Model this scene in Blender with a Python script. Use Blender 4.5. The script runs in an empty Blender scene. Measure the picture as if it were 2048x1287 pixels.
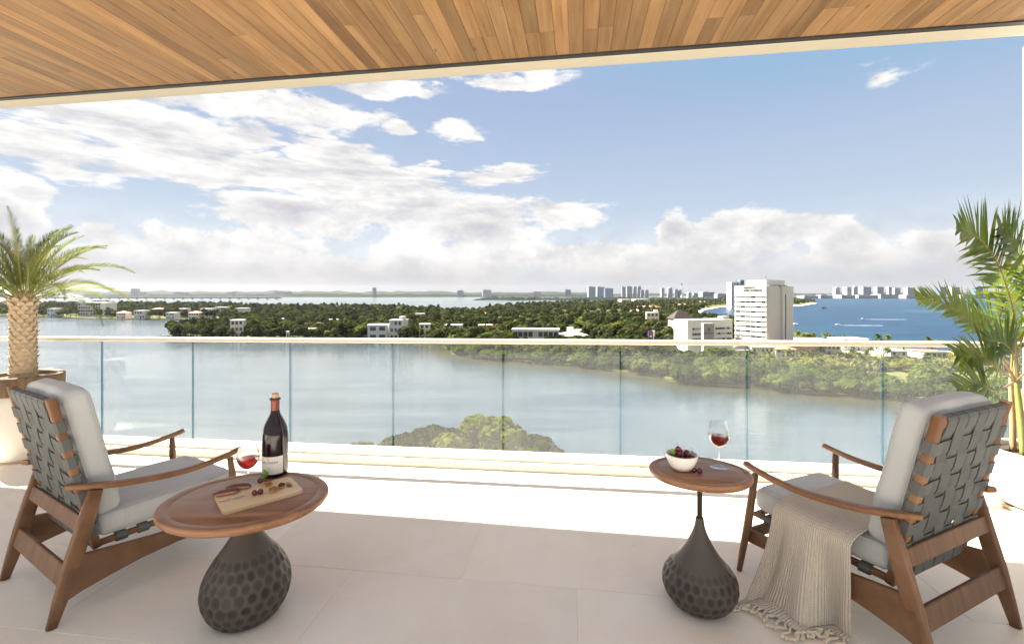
import bpy, bmesh, math, random
import numpy as np
from mathutils import Vector, Matrix, Quaternion
from mathutils.geometry import tessellate_polygon
R = math.radians
sc = bpy.context.scene
COL = sc.collection
EYE, FPX, CX, HY = 1.5, 906.0, 1024.0, 587.0      # eye height above the terrace, focal length and horizon in photo pixels
WZ = -36.0                                        # water level

# ---------------------------------------------------------------- camera
cam = bpy.data.cameras.new('camera'); co = bpy.data.objects.new('camera', cam); COL.objects.link(co)
co.location = (0, 0, EYE); co.rotation_euler = (R(90), 0, 0)
cam.sensor_width = 36; cam.lens = FPX / 2048 * 36; cam.shift_y = -(643.5 - HY) / 2048
cam.clip_start = 0.05; cam.clip_end = 60000
sc.camera = co

# ---------------------------------------------------------------- sun and sky
SUN_AZ, SUN_EL = 61.0, 47.5        # degrees left of the view direction, above the horizon
SKY, SUNP, EXPO = 0.050, 4.7, 2.7
CLOUD_GAIN = 0.142
sd = Vector((-math.sin(R(SUN_AZ)) * math.cos(R(SUN_EL)), math.cos(R(SUN_AZ)) * math.cos(R(SUN_EL)), math.sin(R(SUN_EL))))
sl = bpy.data.lights.new('sun', 'SUN'); sl.energy = SUNP; sl.angle = R(0.55); sl.color = (1.0, 0.95, 0.86)
so = bpy.data.objects.new('sun', sl); COL.objects.link(so); so.rotation_euler = sd.to_track_quat('Z', 'Y').to_euler()
sc.view_settings.view_transform = 'Standard'; sc.view_settings.look = 'None'
sc.view_settings.exposure = EXPO; sc.view_settings.gamma = 1
sc.cycles.use_denoising = True
sc.cycles.use_adaptive_sampling = True; sc.cycles.adaptive_threshold = 0.02
sc.cycles.max_bounces = 9; sc.cycles.diffuse_bounces = 4; sc.cycles.glossy_bounces = 4
sc.cycles.transmission_bounces = 8; sc.cycles.transparent_max_bounces = 24; sc.cycles.volume_bounces = 0
sc.cycles.sample_clamp_indirect = 6
sc.cycles.caustics_reflective = False; sc.cycles.caustics_refractive = False


class NT:
    """Thin wrapper to write node trees as expressions."""
    def __init__(s, tree): s.t = tree; s.n = tree.nodes; s.l = tree.links
    def node(s, typ, **kw):
        n = s.n.new(typ)
        for k, v in kw.items(): setattr(n, k, v)
        return n
    def put(s, sock, v):
        if v is None: return
        if isinstance(v, bpy.types.NodeSocket): s.l.new(v, sock)
        else:
            if hasattr(sock, 'default_value'):
                dv = sock.default_value
                if hasattr(dv, '__len__') and not hasattr(v, '__len__'): v = [v] * len(dv)
                if hasattr(dv, '__len__') and len(dv) == 4 and len(v) == 3: v = (*v, 1)
                sock.default_value = v
    def m(s, op, a, b=None, c=None, clamp=False):
        n = s.node('ShaderNodeMath', operation=op); n.use_clamp = clamp
        s.put(n.inputs[0], a); s.put(n.inputs[1], b)
        if c is not None: s.put(n.inputs[2], c)
        return n.outputs[0]
    def vm(s, op, a, b=None, c=None):
        n = s.node('ShaderNodeVectorMath', operation=op)
        s.put(n.inputs[0], a); s.put(n.inputs[1], b)
        if c is not None: s.put(n.inputs[2], c)
        return n.outputs['Value'] if op in ('LENGTH', 'DOT_PRODUCT', 'DISTANCE') else n.outputs[0]
    def noise(s, vec, scale, detail=4, rough=0.5, dist=0, col=False, lac=2.0):
        n = s.node('ShaderNodeTexNoise'); s.put(n.inputs['Vector'], vec); s.put(n.inputs['Scale'], scale)
        n.inputs['Detail'].default_value = detail; n.inputs['Roughness'].default_value = rough
        n.inputs['Distortion'].default_value = dist; n.inputs['Lacunarity'].default_value = lac
        return n.outputs['Color'] if col else n.outputs[0]
    def ramp(s, f, stops, interp='LINEAR'):
        n = s.node('ShaderNodeValToRGB'); e = n.color_ramp.elements; n.color_ramp.interpolation = interp
        while len(e) < len(stops): e.new(0.5)
        for x, (p, c) in zip(e, stops): x.position = p; x.color = (*c, 1) if len(c) == 3 else c
        s.put(n.inputs[0], f); return n.outputs[0]
    def mix(s, f, a, b, blend='MIX'):
        n = s.node('ShaderNodeMix', data_type='RGBA', blend_type=blend)
        s.put(n.inputs[0], f); s.put(n.inputs[6], a); s.put(n.inputs[7], b); return n.outputs[2]
    def rng(s, v, a, b, c=0.0, d=1.0, smooth=True):
        n = s.node('ShaderNodeMapRange'); n.interpolation_type = 'SMOOTHSTEP' if smooth else 'LINEAR'
        for i, q in enumerate((v, a, b, c, d)): s.put(n.inputs[i], q)
        return n.outputs[0]
    def mapping(s, vec, scale=(1, 1, 1), rot=(0, 0, 0), loc=(0, 0, 0)):
        n = s.node('ShaderNodeMapping'); s.put(n.inputs[0], vec)
        n.inputs['Location'].default_value = loc; n.inputs['Rotation'].default_value = rot; n.inputs['Scale'].default_value = scale
        return n.outputs[0]
    def xyz(s, x, y, z=0.0):
        n = s.node('ShaderNodeCombineXYZ'); s.put(n.inputs[0], x); s.put(n.inputs[1], y); s.put(n.inputs[2], z); return n.outputs[0]
    def sep(s, v):
        n = s.node('ShaderNodeSeparateXYZ'); s.put(n.inputs[0], v); return n.outputs
    def bump(s, h, strength=0.3, dist=0.01, normal=None):
        n = s.node('ShaderNodeBump'); s.put(n.inputs['Height'], h)
        n.inputs['Strength'].default_value = strength; n.inputs['Distance'].default_value = dist
        s.put(n.inputs['Normal'], normal); return n.outputs[0]


def azel(x, y):
    a = math.atan((x - CX) / FPX); return 10 * a, 10 * math.atan((HY - y) / FPX * math.cos(a))


world = bpy.data.worlds.new('World'); sc.world = world; world.use_nodes = True
W = NT(world.node_tree); W.n.clear()
sky = W.node('ShaderNodeTexSky', sky_type='NISHITA'); sky.sun_disc = False
sky.sun_elevation = R(SUN_EL); sky.sun_rotation = R(-SUN_AZ); sky.altitude = 20
sky.air_density = 0.66; sky.dust_density = 0.15; sky.ozone_density = 0.9
dirv = W.node('ShaderNodeTexCoord').outputs['Generated']
dx, dy, dz = W.sep(dirv)
az = W.m('MULTIPLY', W.m('ARCTAN2', dx, dy), 10.0)
el = W.m('MULTIPLY', W.m('ARCSINE', dz), 10.0)
nv = W.vm('MULTIPLY', dirv, W.xyz(1.0, 1.0, W.rng(el, 1.2, 3.2, 1.35, 2.7)))             # clouds are seen flattened towards the horizon
warp = W.noise(nv, 3.1, 3, 0.55, col=True)
warp2 = W.noise(W.vm('ADD', nv, (7.3, 1.1, 4.4)), 11.0, 4, 0.6, col=True)
ae = W.xyz(az, el)
wv = W.vm('MULTIPLY', W.vm('SUBTRACT', warp, (0.5, 0.5, 0.5)), (1.8, 0.7, 0))
wv2 = W.vm('MULTIPLY', W.vm('SUBTRACT', warp2, (0.5, 0.5, 0.5)), (0.9, 0.5, 0))
aew = W.vm('ADD', W.vm('ADD', ae, wv), wv2)
# cloud masses: azimuth and elevation of their centres, half-sizes, weight
MASS = [(40, 290, 260, 58, 1.1), (300, 262, 300, 62, 1.15), (520, 215, 300, 40, 1.15), (770, 176, 140, 22, 1.1), (-300, 300, 420, 90, 1.1), (480, 285, 130, 24, .95),
        (0, 430, 105, 120, 1.15), (110, 520, 170, 60, 1.1), (-260, 470, 300, 110, 1.0), (190, 470, 60, 40, .8),
        (150, 350, 150, 26, .8), (340, 345, 190, 28, 1.0), (520, 348, 250, 36, 1.15), (690, 312, 120, 34, 1.1),
        (620, 440, 210, 52, 1.15), (800, 400, 200, 70, 1.25), (930, 440, 170, 62, 1.1), (470, 500, 300, 52, 1.05), (1110, 432, 110, 32, 1.1), (740, 355, 100, 40, 1.0),
        (950, 508, 230, 46, 1.15), (1200, 512, 220, 36, 1.15), (1362, 470, 60, 50, 1.25), (1430, 495, 120, 48, 1.15), (1530, 468, 180, 50, 1.25),
        (1690, 485, 150, 44, 1.15), (1835, 480, 80, 48, 1.0), (1960, 500, 260, 50, .95), (2400, 480, 500, 80, 1.0), (-700, 480, 500, 90, 1.0),
        (300, 548, 560, 40, .9), (760, 545, 430, 40, 1.0),
        (925, 268, 60, 24, .72), (815, 266, 56, 16, .74), (995, 353, 90, 20, .82), (1020, 157, 120, 20, .9), (1772, 143, 60, 30, .50),
        (632, 270, 60, 13, .7), (711, 258, 30, 12, .7), (860, 336, 50, 13, .75)]
dens = None
for x, y, rx, ry, wgt in MASS:
    cxx, cyy = azel(x, y); fa = math.cos(cxx / 10); rx_ = rx / FPX * 10 * fa * fa; ry_ = ry / FPX * 10 * fa
    q = W.vm('MULTIPLY', W.vm('SUBTRACT', aew, (cxx, cyy, 0)), (1 / rx_, 1 / ry_, 0))
    b = W.m('MULTIPLY', W.m('SUBTRACT', 1.0, W.vm('LENGTH', q)), wgt)
    dens = b if dens is None else W.m('MAXIMUM', dens, b)
dens = W.m('MULTIPLY', W.m('MAXIMUM', dens, -1.0), 1.5)
# unseen cloud cover overhead and behind the viewer, thickened to light the terrace
over = W.m('MULTIPLY_ADD', W.noise(W.vm('ADD', nv, (3.0, 9.0, 0)), 1.6, 3, 0.5), 3.0, -1.1)
offv = W.m('MAXIMUM', W.rng(el, 5.2, 7.5), W.rng(W.m('ABSOLUTE', az), 10.0, 13.0))
dens = W.m('MAXIMUM', dens, W.m('MULTIPLY_ADD', offv, W.m('ADD', over, 1.0), -1.0))
fb = W.noise(nv, 7.0, 8, 0.56)
fb2 = W.noise(W.vm('ADD', nv, (-0.022, 0.0, 0.060)), 7.0, 4, 0.54)
puff = W.noise(nv, 34.0, 7, 0.64)
d2 = W.m('ADD', dens, W.m('MULTIPLY', W.m('SUBTRACT', fb, 0.5), 2.2))
d2 = W.m('ADD', d2, W.m('MULTIPLY', W.m('SUBTRACT', puff, 0.5), 1.0))
d2 = W.m('SUBTRACT', d2, 0.04)
wisp = W.noise(W.vm('MULTIPLY', W.vm('ADD', nv, (0.3, 0.9, 5.0)), (1.0, 1.0, 1.5)), 13.0, 6, 0.62)
d2 = W.m('ADD', d2, W.m('MULTIPLY', W.m('SUBTRACT', wisp, 0.5), 1.2))
alpha = W.rng(d2, -0.06, 0.50)
lit = W.m('SUBTRACT', fb, fb2)
core = W.rng(d2, 0.30, 1.5)
big = W.noise(W.vm('ADD', nv, (2.2, 4.1, 0.7)), 3.3, 4, 0.5)
shade = W.m('ADD', W.m('MULTIPLY_ADD', lit, 1.55, 0.80), W.m('MULTIPLY', W.m('SUBTRACT', puff, 0.5), 0.85))
shade = W.m('SUBTRACT', shade, W.m('MULTIPLY', core, W.m('MULTIPLY', W.rng(big, 0.42, 0.66), 0.40)))
ccol = W.ramp(shade, [(0.0, (0.55, 0.56, 0.63)), (0.40, (0.74, 0.74, 0.78)), (0.68, (0.93, 0.92, 0.92)), (0.92, (1.12, 1.10, 1.07))])
low = W.rng(el, 0.0, 1.05, 1.0, 0.0)                      # thick moist air low over the horizon
lowc = W.mix(W.m('MULTIPLY', low, 0.92), ccol, (0.58, 0.565, 0.585))
alpha = W.m('MAXIMUM', alpha, W.m('MULTIPLY', W.rng(el, 0.15, 1.9, 1.0, 0.0), 0.85))
pale = W.rng(el, 0.3, 4.6, 0.85, 0.0)
bg1 = W.node('ShaderNodeBackground'); W.put(bg1.inputs[0], W.mix(pale, W.vm('MINIMUM', sky.outputs[0], (1.19, 1.55, 2.25)), (2.02, 2.35, 2.68))); bg1.inputs[1].default_value = SKY
bg2 = W.node('ShaderNodeBackground'); W.put(bg2.inputs[0], lowc); bg2.inputs[1].default_value = CLOUD_GAIN
ms = W.node('ShaderNodeMixShader'); W.put(ms.inputs[0], alpha); W.l.new(bg1.outputs[0], ms.inputs[1]); W.l.new(bg2.outputs[0], ms.inputs[2])
wo = W.node('ShaderNodeOutputWorld'); W.l.new(ms.outputs[0], wo.inputs[0])
world.cycles.sampling_method = 'MANUAL'; world.cycles.sample_map_resolution = 512

# ---------------------------------------------------------------- helpers
rnd = random.Random(7)


def unp(x, y, z):
    """Point of the place at height z that is seen at photo pixel (x, y)."""
    Z = FPX * (EYE - z) / (y - HY); return Vector(((x - CX) / FPX * Z, Z, z))


def at(x, y, Z):
    return Vector(((x - CX) / FPX * Z, Z, EYE - (y - HY) / FPX * Z))


class MB:
    """Collects polygons and links them as ONE mesh object."""
    def __init__(s): s.v = []; s.f = []; s.mi = []; s.uv = None; s.sm = []
    def add(s, vs, fs, mi=0, smooth=False):
        o = len(s.v); s.v.extend(tuple(p) for p in vs)
        for f in fs: s.f.append(tuple(i + o for i in f)); s.mi.append(mi); s.sm.append(smooth)
        return s
    def box(s, c, size, M=None, mi=0, bev=0.0):
        hx, hy, hz = (d / 2 for d in size); c = Vector(c)
        if bev <= 0:
            vs = [Vector((x * hx, y * hy, z * hz)) for z in (-1, 1) for y in (-1, 1) for x in (-1, 1)]
            fs = [(0, 2, 3, 1), (4, 5, 7, 6), (0, 1, 5, 4), (2, 6, 7, 3), (0, 4, 6, 2), (1, 3, 7, 5)]
        else:
            b = min(bev, hx * .9, hy * .9, hz * .9)
            vs = []; ix = {}
            for z in (-1, 1):
                for y in (-1, 1):
                    for x in (-1, 1):
                        for a in range(3):
                            p = [x * hx, y * hy, z * hz]
                            for k in range(3):
                                if k != a: p[k] -= (x, y, z)[k] * b
                            ix[(x, y, z, a)] = len(vs); vs.append(Vector(p))
            fs = []
            g = lambda x, y, z, a: ix[(x, y, z, a)]
            for q in (-1, 1):
                r = [g(q, -1, -1, 0), g(q, 1, -1, 0), g(q, 1, 1, 0), g(q, -1, 1, 0)]; fs.append(r if q > 0 else r[::-1])
                r = [g(-1, q, -1, 1), g(-1, q, 1, 1), g(1, q, 1, 1), g(1, q, -1, 1)]; fs.append(r if q > 0 else r[::-1])
                r = [g(-1, -1, q, 2), g(1, -1, q, 2), g(1, 1, q, 2), g(-1, 1, q, 2)]; fs.append(r if q > 0 else r[::-1])
                for p in (-1, 1):
                    fs.append([g(q, p, -1, 0), g(q, p, -1, 1), g(q, p, 1, 1), g(q, p, 1, 0)])
                    fs.append([g(q, -1, p, 0), g(q, -1, p, 2), g(q, 1, p, 2), g(q, 1, p, 0)])
                    fs.append([g(-1, q, p, 1), g(-1, q, p, 2), g(1, q, p, 2), g(1, q, p, 1)])
                    for w in (-1, 1): fs.append([g(q, p, w, 0), g(q, p, w, 1), g(q, p, w, 2)])
        vs = [(M @ v if M else v) + c for v in vs]
        return s.add(vs, fs, mi)
    def sweep(s, path, ws, hs, wd=None, hd=None, n=12, rr=0.3, mi=0, closed=False, round_=False, caps=True):
        """Rounded-rectangle (or round) section along a path; ws, hs full sizes per point; wd fixed width direction."""
        P = [Vector(p) for p in path]; m = len(P); o = len(s.v)
        if not hasattr(ws, '__len__'): ws = [ws] * m
        if not hasattr(hs, '__len__'): hs = [hs] * m
        sec = []
        for k in range(n):
            a = 2 * math.pi * (k + .5) / n
            if round_: sec.append((math.cos(a) * .5, math.sin(a) * .5))
            else:
                c, q = math.cos(a), math.sin(a); e = rr + .12
                sec.append((math.copysign(abs(c) ** e, c) * .5, math.copysign(abs(q) ** e, q) * .5))
        up = Vector(wd).normalized() if wd is not None else None
        for i, p in enumerate(P):
            if closed: t = P[(i + 1) % m] - P[i - 1]
            else: t = P[min(i + 1, m - 1)] - P[max(i - 1, 0)]
            t.normalize()
            if up is None:
                a = Vector((0, 0, 1)) if abs(t.z) < .9 else Vector((1, 0, 0)); w = t.cross(a).normalized()
            else: w = (up - t * up.dot(t)).normalized()
            h = t.cross(w).normalized()
            for a, b in sec: s.v.append(tuple(p + w * (a * ws[i]) + h * (b * hs[i])))
        for i in range(m if closed else m - 1):
            j = (i + 1) % m
            for k in range(n):
                l = (k + 1) % n; s.f.append((o + i * n + k, o + i * n + l, o + j * n + l, o + j * n + k)); s.mi.append(mi); s.sm.append(True)
        if caps and not closed:
            s.f.append(tuple(o + k for k in range(n))[::-1]); s.mi.append(mi); s.sm.append(False)
            s.f.append(tuple(o + (m - 1) * n + k for k in range(n))); s.mi.append(mi); s.sm.append(False)
        return s
    def tube(s, path, r, n=8, mi=0, closed=False):
        r2 = [2 * q for q in r] if hasattr(r, '__len__') else 2 * r
        return s.sweep(path, r2, r2, n=n, round_=True, mi=mi, closed=closed)
    def lathe(s, prof, n=32, c=(0, 0, 0), sx=1.0, sy=1.0, mi=0, a0=0.0, a1=None):
        o = len(s.v); full = a1 is None; span = 2 * math.pi if full else a1 - a0; cols = n if full else n + 1
        for r, z in prof:
            for k in range(cols):
                a = a0 + span * k / n; s.v.append((c[0] + r * sx * math.cos(a), c[1] + r * sy * math.sin(a), c[2] + z))
        for i in range(len(prof) - 1):
            for k in range(n):
                l = (k + 1) % cols
                s.f.append((o + i * cols + k, o + i * cols + l, o + (i + 1) * cols + l, o + (i + 1) * cols + k)); s.mi.append(mi); s.sm.append(True)
        return s
    def grid(s, fn, nu, nv, mi=0, uv=False):
        o = len(s.v)
        for j in range(nv + 1):
            for i in range(nu + 1): s.v.append(tuple(fn(i / nu, j / nv)))
        for j in range(nv):
            for i in range(nu):
                a = o + j * (nu + 1) + i; s.f.append((a, a + 1, a + nu + 2, a + nu + 1)); s.mi.append(mi); s.sm.append(True)
        if uv:
            s.uv = [(i / nu, j / nv) for j in range(nv + 1) for i in range(nu + 1)]
        return s
    def poly(s, pts, z0, z1, mi=0):
        """Horizontal polygon as a slab from z0 up to z1."""
        n = len(pts); vs = [(p[0], p[1], z1) for p in pts] + [(p[0], p[1], z0) for p in pts]
        tri = tessellate_polygon([[Vector((p[0], p[1], 0)) for p in pts]])
        fs = []
        for t in tri:
            a, b, c = (Vector((pts[i][0], pts[i][1], 0)) for i in t)
            fs.append(tuple(t) if (b - a).cross(c - a).z > 0 else tuple(t)[::-1])
        area = sum(pts[i][0] * pts[(i + 1) % n][1] - pts[(i + 1) % n][0] * pts[i][1] for i in range(n))
        for i in range(n):
            j = (i + 1) % n; q = (i, i + n, j + n, j); fs.append(q if area > 0 else q[::-1])
        return s.add(vs, fs, mi)
    def mesh(s, name, mats):
        me = bpy.data.meshes.new(name); me.from_pydata(s.v, [], s.f)
        for m in (mats if isinstance(mats, (list, tuple)) else [mats]): me.materials.append(m)
        me.polygons.foreach_set('material_index', s.mi); me.polygons.foreach_set('use_smooth', s.sm)
        if s.uv:
            ul = me.uv_layers.new(name='UVMap'); li = np.empty(len(me.loops), dtype=np.int32); me.loops.foreach_get('vertex_index', li)
            ul.data.foreach_set('uv', np.array(s.uv, dtype=np.float32)[li].ravel())
        me.update(); return me
    def obj(s, name, mats, parent=None): return put(name, s.mesh(name, mats), parent)


def put(name, me, parent=None):
    o = bpy.data.objects.new(name, me); COL.objects.link(o)
    if parent is not None: o.parent = parent
    return o


def thing(name, label, cat, loc=(0, 0, 0), rz=0.0, group=None):
    o = bpy.data.objects.new(name, None); COL.objects.link(o); o.location = loc; o.rotation_euler = (0, 0, rz)
    o.empty_display_size = .1
    return tag(o, label, cat, group)


def tag(o, label, cat, group=None):
    o['label'] = label; o['category'] = cat
    if group: o['group'] = group
    return o


def struct(o): o['kind'] = 'structure'; return o
def stuff(o): o['kind'] = 'stuff'; return o


def copy_tree(o, parent=None):
    c = o.copy(); COL.objects.link(c); c.parent = parent
    for ch in o.children: copy_tree(ch, c)
    return c


def text_mesh(s, size, depth=0.0, bold=0.0):
    cu = bpy.data.curves.new('lettering', 'FONT'); cu.body = s; cu.size = size; cu.extrude = depth; cu.align_x = 'CENTER'; cu.align_y = 'CENTER'; cu.offset = bold
    ob = bpy.data.objects.new('lettering', cu); COL.objects.link(ob)
    dg = bpy.context.evaluated_depsgraph_get(); me = bpy.data.meshes.new_from_object(ob.evaluated_get(dg))
    bpy.data.objects.remove(ob); bpy.data.curves.remove(cu); return me


def quads_mesh(name, C, U, V, mats, mi=None):
    """Many small quads: centres C, half axes U, V (numpy n x 3)."""
    n = len(C); co_ = np.empty((n, 4, 3), np.float32)
    co_[:, 0] = C - U - V; co_[:, 1] = C + U - V; co_[:, 2] = C + U + V; co_[:, 3] = C - U + V
    me = bpy.data.meshes.new(name); me.vertices.add(n * 4); me.vertices.foreach_set('co', co_.ravel())
    me.loops.add(n * 4); me.loops.foreach_set('vertex_index', np.arange(n * 4, dtype=np.int32))
    me.polygons.add(n); me.polygons.foreach_set('loop_start', np.arange(0, n * 4, 4, dtype=np.int32))
    for m in (mats if isinstance(mats, (list, tuple)) else [mats]): me.materials.append(m)
    if mi is not None: me.polygons.foreach_set('material_index', np.asarray(mi, np.int32))
    me.update(calc_edges=True); return me


# ---------------------------------------------------------------- materials
MAT = {}


def mat(name, fn):
    m = bpy.data.materials.new(name); m.use_nodes = True; t = NT(m.node_tree); t.n.clear()
    out = t.node('ShaderNodeOutputMaterial'); r = fn(t)
    if isinstance(r, tuple): t.l.new(r[0], out.inputs[0]); t.l.new(r[1], out.inputs['Displacement'])
    elif r is not None: t.l.new(r, out.inputs[0])
    MAT[name] = m; return m


def bsdf(t, col, rough=0.5, normal=None, spec=0.5, metal=0.0, **kw):
    p = t.node('ShaderNodeBsdfPrincipled'); t.put(p.inputs['Base Color'], col); t.put(p.inputs['Roughness'], rough)
    t.put(p.inputs['Specular IOR Level'], spec); t.put(p.inputs['Metallic'], metal); t.put(p.inputs['Normal'], normal)
    for k, v in kw.items(): t.put(p.inputs[k.replace('_', ' ')], v)
    return p.outputs[0]


def pos(t): return t.node('ShaderNodeNewGeometry').outputs['Position']
def objc(t): return t.node('ShaderNodeTexCoord').outputs['Object']
def orand(t): return t.node('ShaderNodeObjectInfo').outputs['Random']


def plain(name, c, rough=0.5, var=0.12, scale=6.0, spec=0.5, metal=0.0, bump=0.0, bscale=60.0):
    def f(t):
        v = objc(t); n = t.noise(v, scale, 5, 0.6)
        col = t.mix(n, [x * (1 - var) for x in c], [min(1, x * (1 + var)) for x in c])
        nm = t.bump(t.noise(v, bscale, 4, .6), bump, 0.004) if bump else None
        return bsdf(t, col, rough, nm, spec, metal)
    return mat(name, f)


def wood(name, dark, mid, light, grain=26.0, along=(1, 1, 1), world_space=False, rz=0.0, rough=0.55, knots=False, rvar=0.0, spec=0.35):
    def f(t):
        v = pos(t) if world_space else objc(t)
        r = orand(t)
        v = t.mapping(v, rot=(0, 0, rz)) if rz else v
        v = t.vm('ADD', v, t.vm('MULTIPLY', t.xyz(r, r, r), (37.0, 61.0, 23.0)))
        s = t.vm('MULTIPLY', v, along)
        g1 = t.noise(s, grain, 6, 0.62, 0.6); g2 = t.noise(s, grain * 3.3, 4, 0.6, 0.3); broad = t.noise(v, 1.6, 3, 0.5)
        k = t.m('ADD', t.m('MULTIPLY', g1, 0.75), t.m('MULTIPLY', g2, 0.25))
        k = t.m('ADD', k, t.m('MULTIPLY', t.m('SUBTRACT', broad, 0.5), 0.35))
        col = t.ramp(k, [(0.26, dark), (0.48, mid), (0.72, light)])
        if rvar:
            tone = t.m('MULTIPLY_ADD', r, 2 * rvar, 1 - rvar)
            col = t.mix(1.0, col, t.xyz(tone, tone, tone), 'MULTIPLY')
            col = t.mix(t.rng(t.m('FRACT', t.m('MULTIPLY', r, 7.31)), 0.55, 1.0, 0, .55), col, t.mix(1.0, col, (0.80, 0.88, 1.0), 'MULTIPLY'))
        if knots:
            vo = t.node('ShaderNodeTexVoronoi'); t.put(vo.inputs['Vector'], t.vm('MULTIPLY', v, tuple(.35 + .65 * a for a in along))); vo.inputs['Scale'].default_value = 6.2
            kn = t.rng(vo.outputs['Distance'], 0.04, 0.10, 0.8, 0.0)
            col = t.mix(kn, col, [c * .45 for c in dark])
        nm = t.bump(k, 0.25, 0.003)
        return bsdf(t, col, t.m('MULTIPLY_ADD', g1, 0.2, rough - .1), nm, spec)
    return mat(name, f)


BA = R(8.2)       # the boards and floor joints run square to the slab edge, turned 8 degrees from the view
wood('ceiling_wood', (0.140, 0.066, 0.024), (0.252, 0.137, 0.056), (0.345, 0.205, 0.092), 13.0, (1, .05, 1), True, BA, 0.6, True, 0.26)
wood('chair_wood', (0.080, 0.037, 0.017), (0.165, 0.084, 0.042), (0.245, 0.138, 0.072), 16.0, (1, .16, .16), rough=0.42, rvar=.12)
wood('chair_wood_light', (0.12, 0.052, 0.021), (0.215, 0.103, 0.045), (0.30, 0.158, 0.074), 16.0, (1, .3, .14), rough=0.42)
wood('table_wood', (0.130, 0.058, 0.027), (0.265, 0.130, 0.065), (0.37, 0.198, 0.105), 14.0, (.10, 1, 1), rough=0.38, knots=False)
wood('board_wood', (0.52, 0.36, 0.19), (0.64, 0.47, 0.28), (0.74, 0.58, 0.38), 18.0, (.12, 1, 1), rough=0.5)
wood('pot_wood', (0.10, 0.06, 0.03), (0.19, 0.12, 0.065), (0.27, 0.18, 0.10), 22.0, (1, 1, .12), rough=0.7)


def f_floor(t):
    v = pos(t); r = orand(t)
    n = t.noise(t.vm('ADD', v, t.vm('MULTIPLY', t.xyz(r, r, r), (9.0, 17.0, 0))), 2.2, 6, 0.6, 0.6); n2 = t.noise(v, 40.0, 4, 0.6)
    st = t.noise(t.vm('MULTIPLY', v, (1, 3.0, 1)), 7.0, 6, .65, 1.2)
    col = t.ramp(n, [(0.3, (0.77, 0.695, 0.60)), (0.55, (0.81, 0.745, 0.655)), (0.75, (0.83, 0.77, 0.685))])
    tone = t.m('MULTIPLY_ADD', r, 0.07, 0.965); col = t.mix(1.0, col, t.xyz(tone, tone, tone), 'MULTIPLY')
    col = t.mix(t.rng(st, 0.60, 0.70, 0, .22), col, (0.62, 0.54, 0.45))
    h = t.m('ADD', t.m('MULTIPLY', n, 0.6), t.m('MULTIPLY', t.m('ADD', n2, t.m('MULTIPLY', st, 1.5)), 0.3))
    return bsdf(t, col, t.m('MULTIPLY_ADD', st, .25, 0.34), t.bump(h, 0.12, 0.006), 0.45)


mat('floor_tile', f_floor)
plain('grout', (0.80, 0.72, 0.61), 0.8, .06)
plain('cream_plaster', (0.66, 0.60, 0.49), 0.75, .05, 2.0, bump=.08)
plain('white_plaster', (0.80, 0.78, 0.74), 0.8, .03, 2.0, bump=.05)
plain('beam_plaster', (0.50, 0.44, 0.34), 0.8, .05, 2.0, bump=.08)
plain('cream_metal', (0.62, 0.57, 0.475), 0.45, .03)
plain('dark_metal', (0.035, 0.032, 0.03), 0.5, .1)


def f_glass(t):
    """Clear laminated sheet with a pale veil: dust, plus reflected brightness put into its colour."""
    v = pos(t); n = t.m('ADD', t.m('MULTIPLY', t.noise(v, 2.5, 5, .65), .6), t.m('MULTIPLY', t.noise(t.vm('MULTIPLY', v, (9.0, 9.0, .6)), 2.0, 4, .6), .4))
    tr = t.node('ShaderNodeBsdfTransparent'); t.put(tr.inputs[0], (0.95, 0.96, 0.965))
    tl = t.node('ShaderNodeBsdfTranslucent'); t.put(tl.inputs[0], (0.93, 0.92, 0.89))
    df = t.node('ShaderNodeBsdfDiffuse'); t.put(df.inputs[0], (0.93, 0.92, 0.89))
    sc_ = t.node('ShaderNodeMixShader'); sc_.inputs[0].default_value = .5; t.l.new(tl.outputs[0], sc_.inputs[1]); t.l.new(df.outputs[0], sc_.inputs[2])
    m1 = t.node('ShaderNodeMixShader'); t.put(m1.inputs[0], t.rng(n, .32, .68, .046, .068)); t.l.new(tr.outputs[0], m1.inputs[1]); t.l.new(sc_.outputs[0], m1.inputs[2])
    gl = t.node('ShaderNodeBsdfGlossy'); t.put(gl.inputs[0], (1, 1, 1)); gl.inputs['Roughness'].default_value = 0.02
    fr = t.node('ShaderNodeFresnel'); fr.inputs[0].default_value = 1.35
    m2 = t.node('ShaderNodeMixShader'); t.put(m2.inputs[0], t.m('MULTIPLY', fr.outputs[0], .07)); t.l.new(m1.outputs[0], m2.inputs[1]); t.l.new(gl.outputs[0], m2.inputs[2])
    return m2.outputs[0]


mat('pane_glass', f_glass)


def f_edge(t):
    tr = t.node('ShaderNodeBsdfTransparent'); t.put(tr.inputs[0], (0.30, 0.46, 0.52))
    df = t.node('ShaderNodeBsdfDiffuse'); t.put(df.inputs[0], (0.05, 0.12, 0.16))
    m1 = t.node('ShaderNodeMixShader'); m1.inputs[0].default_value = .35; t.l.new(tr.outputs[0], m1.inputs[1]); t.l.new(df.outputs[0], m1.inputs[2])
    return m1.outputs[0]


mat('pane_edge', f_edge)


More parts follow.
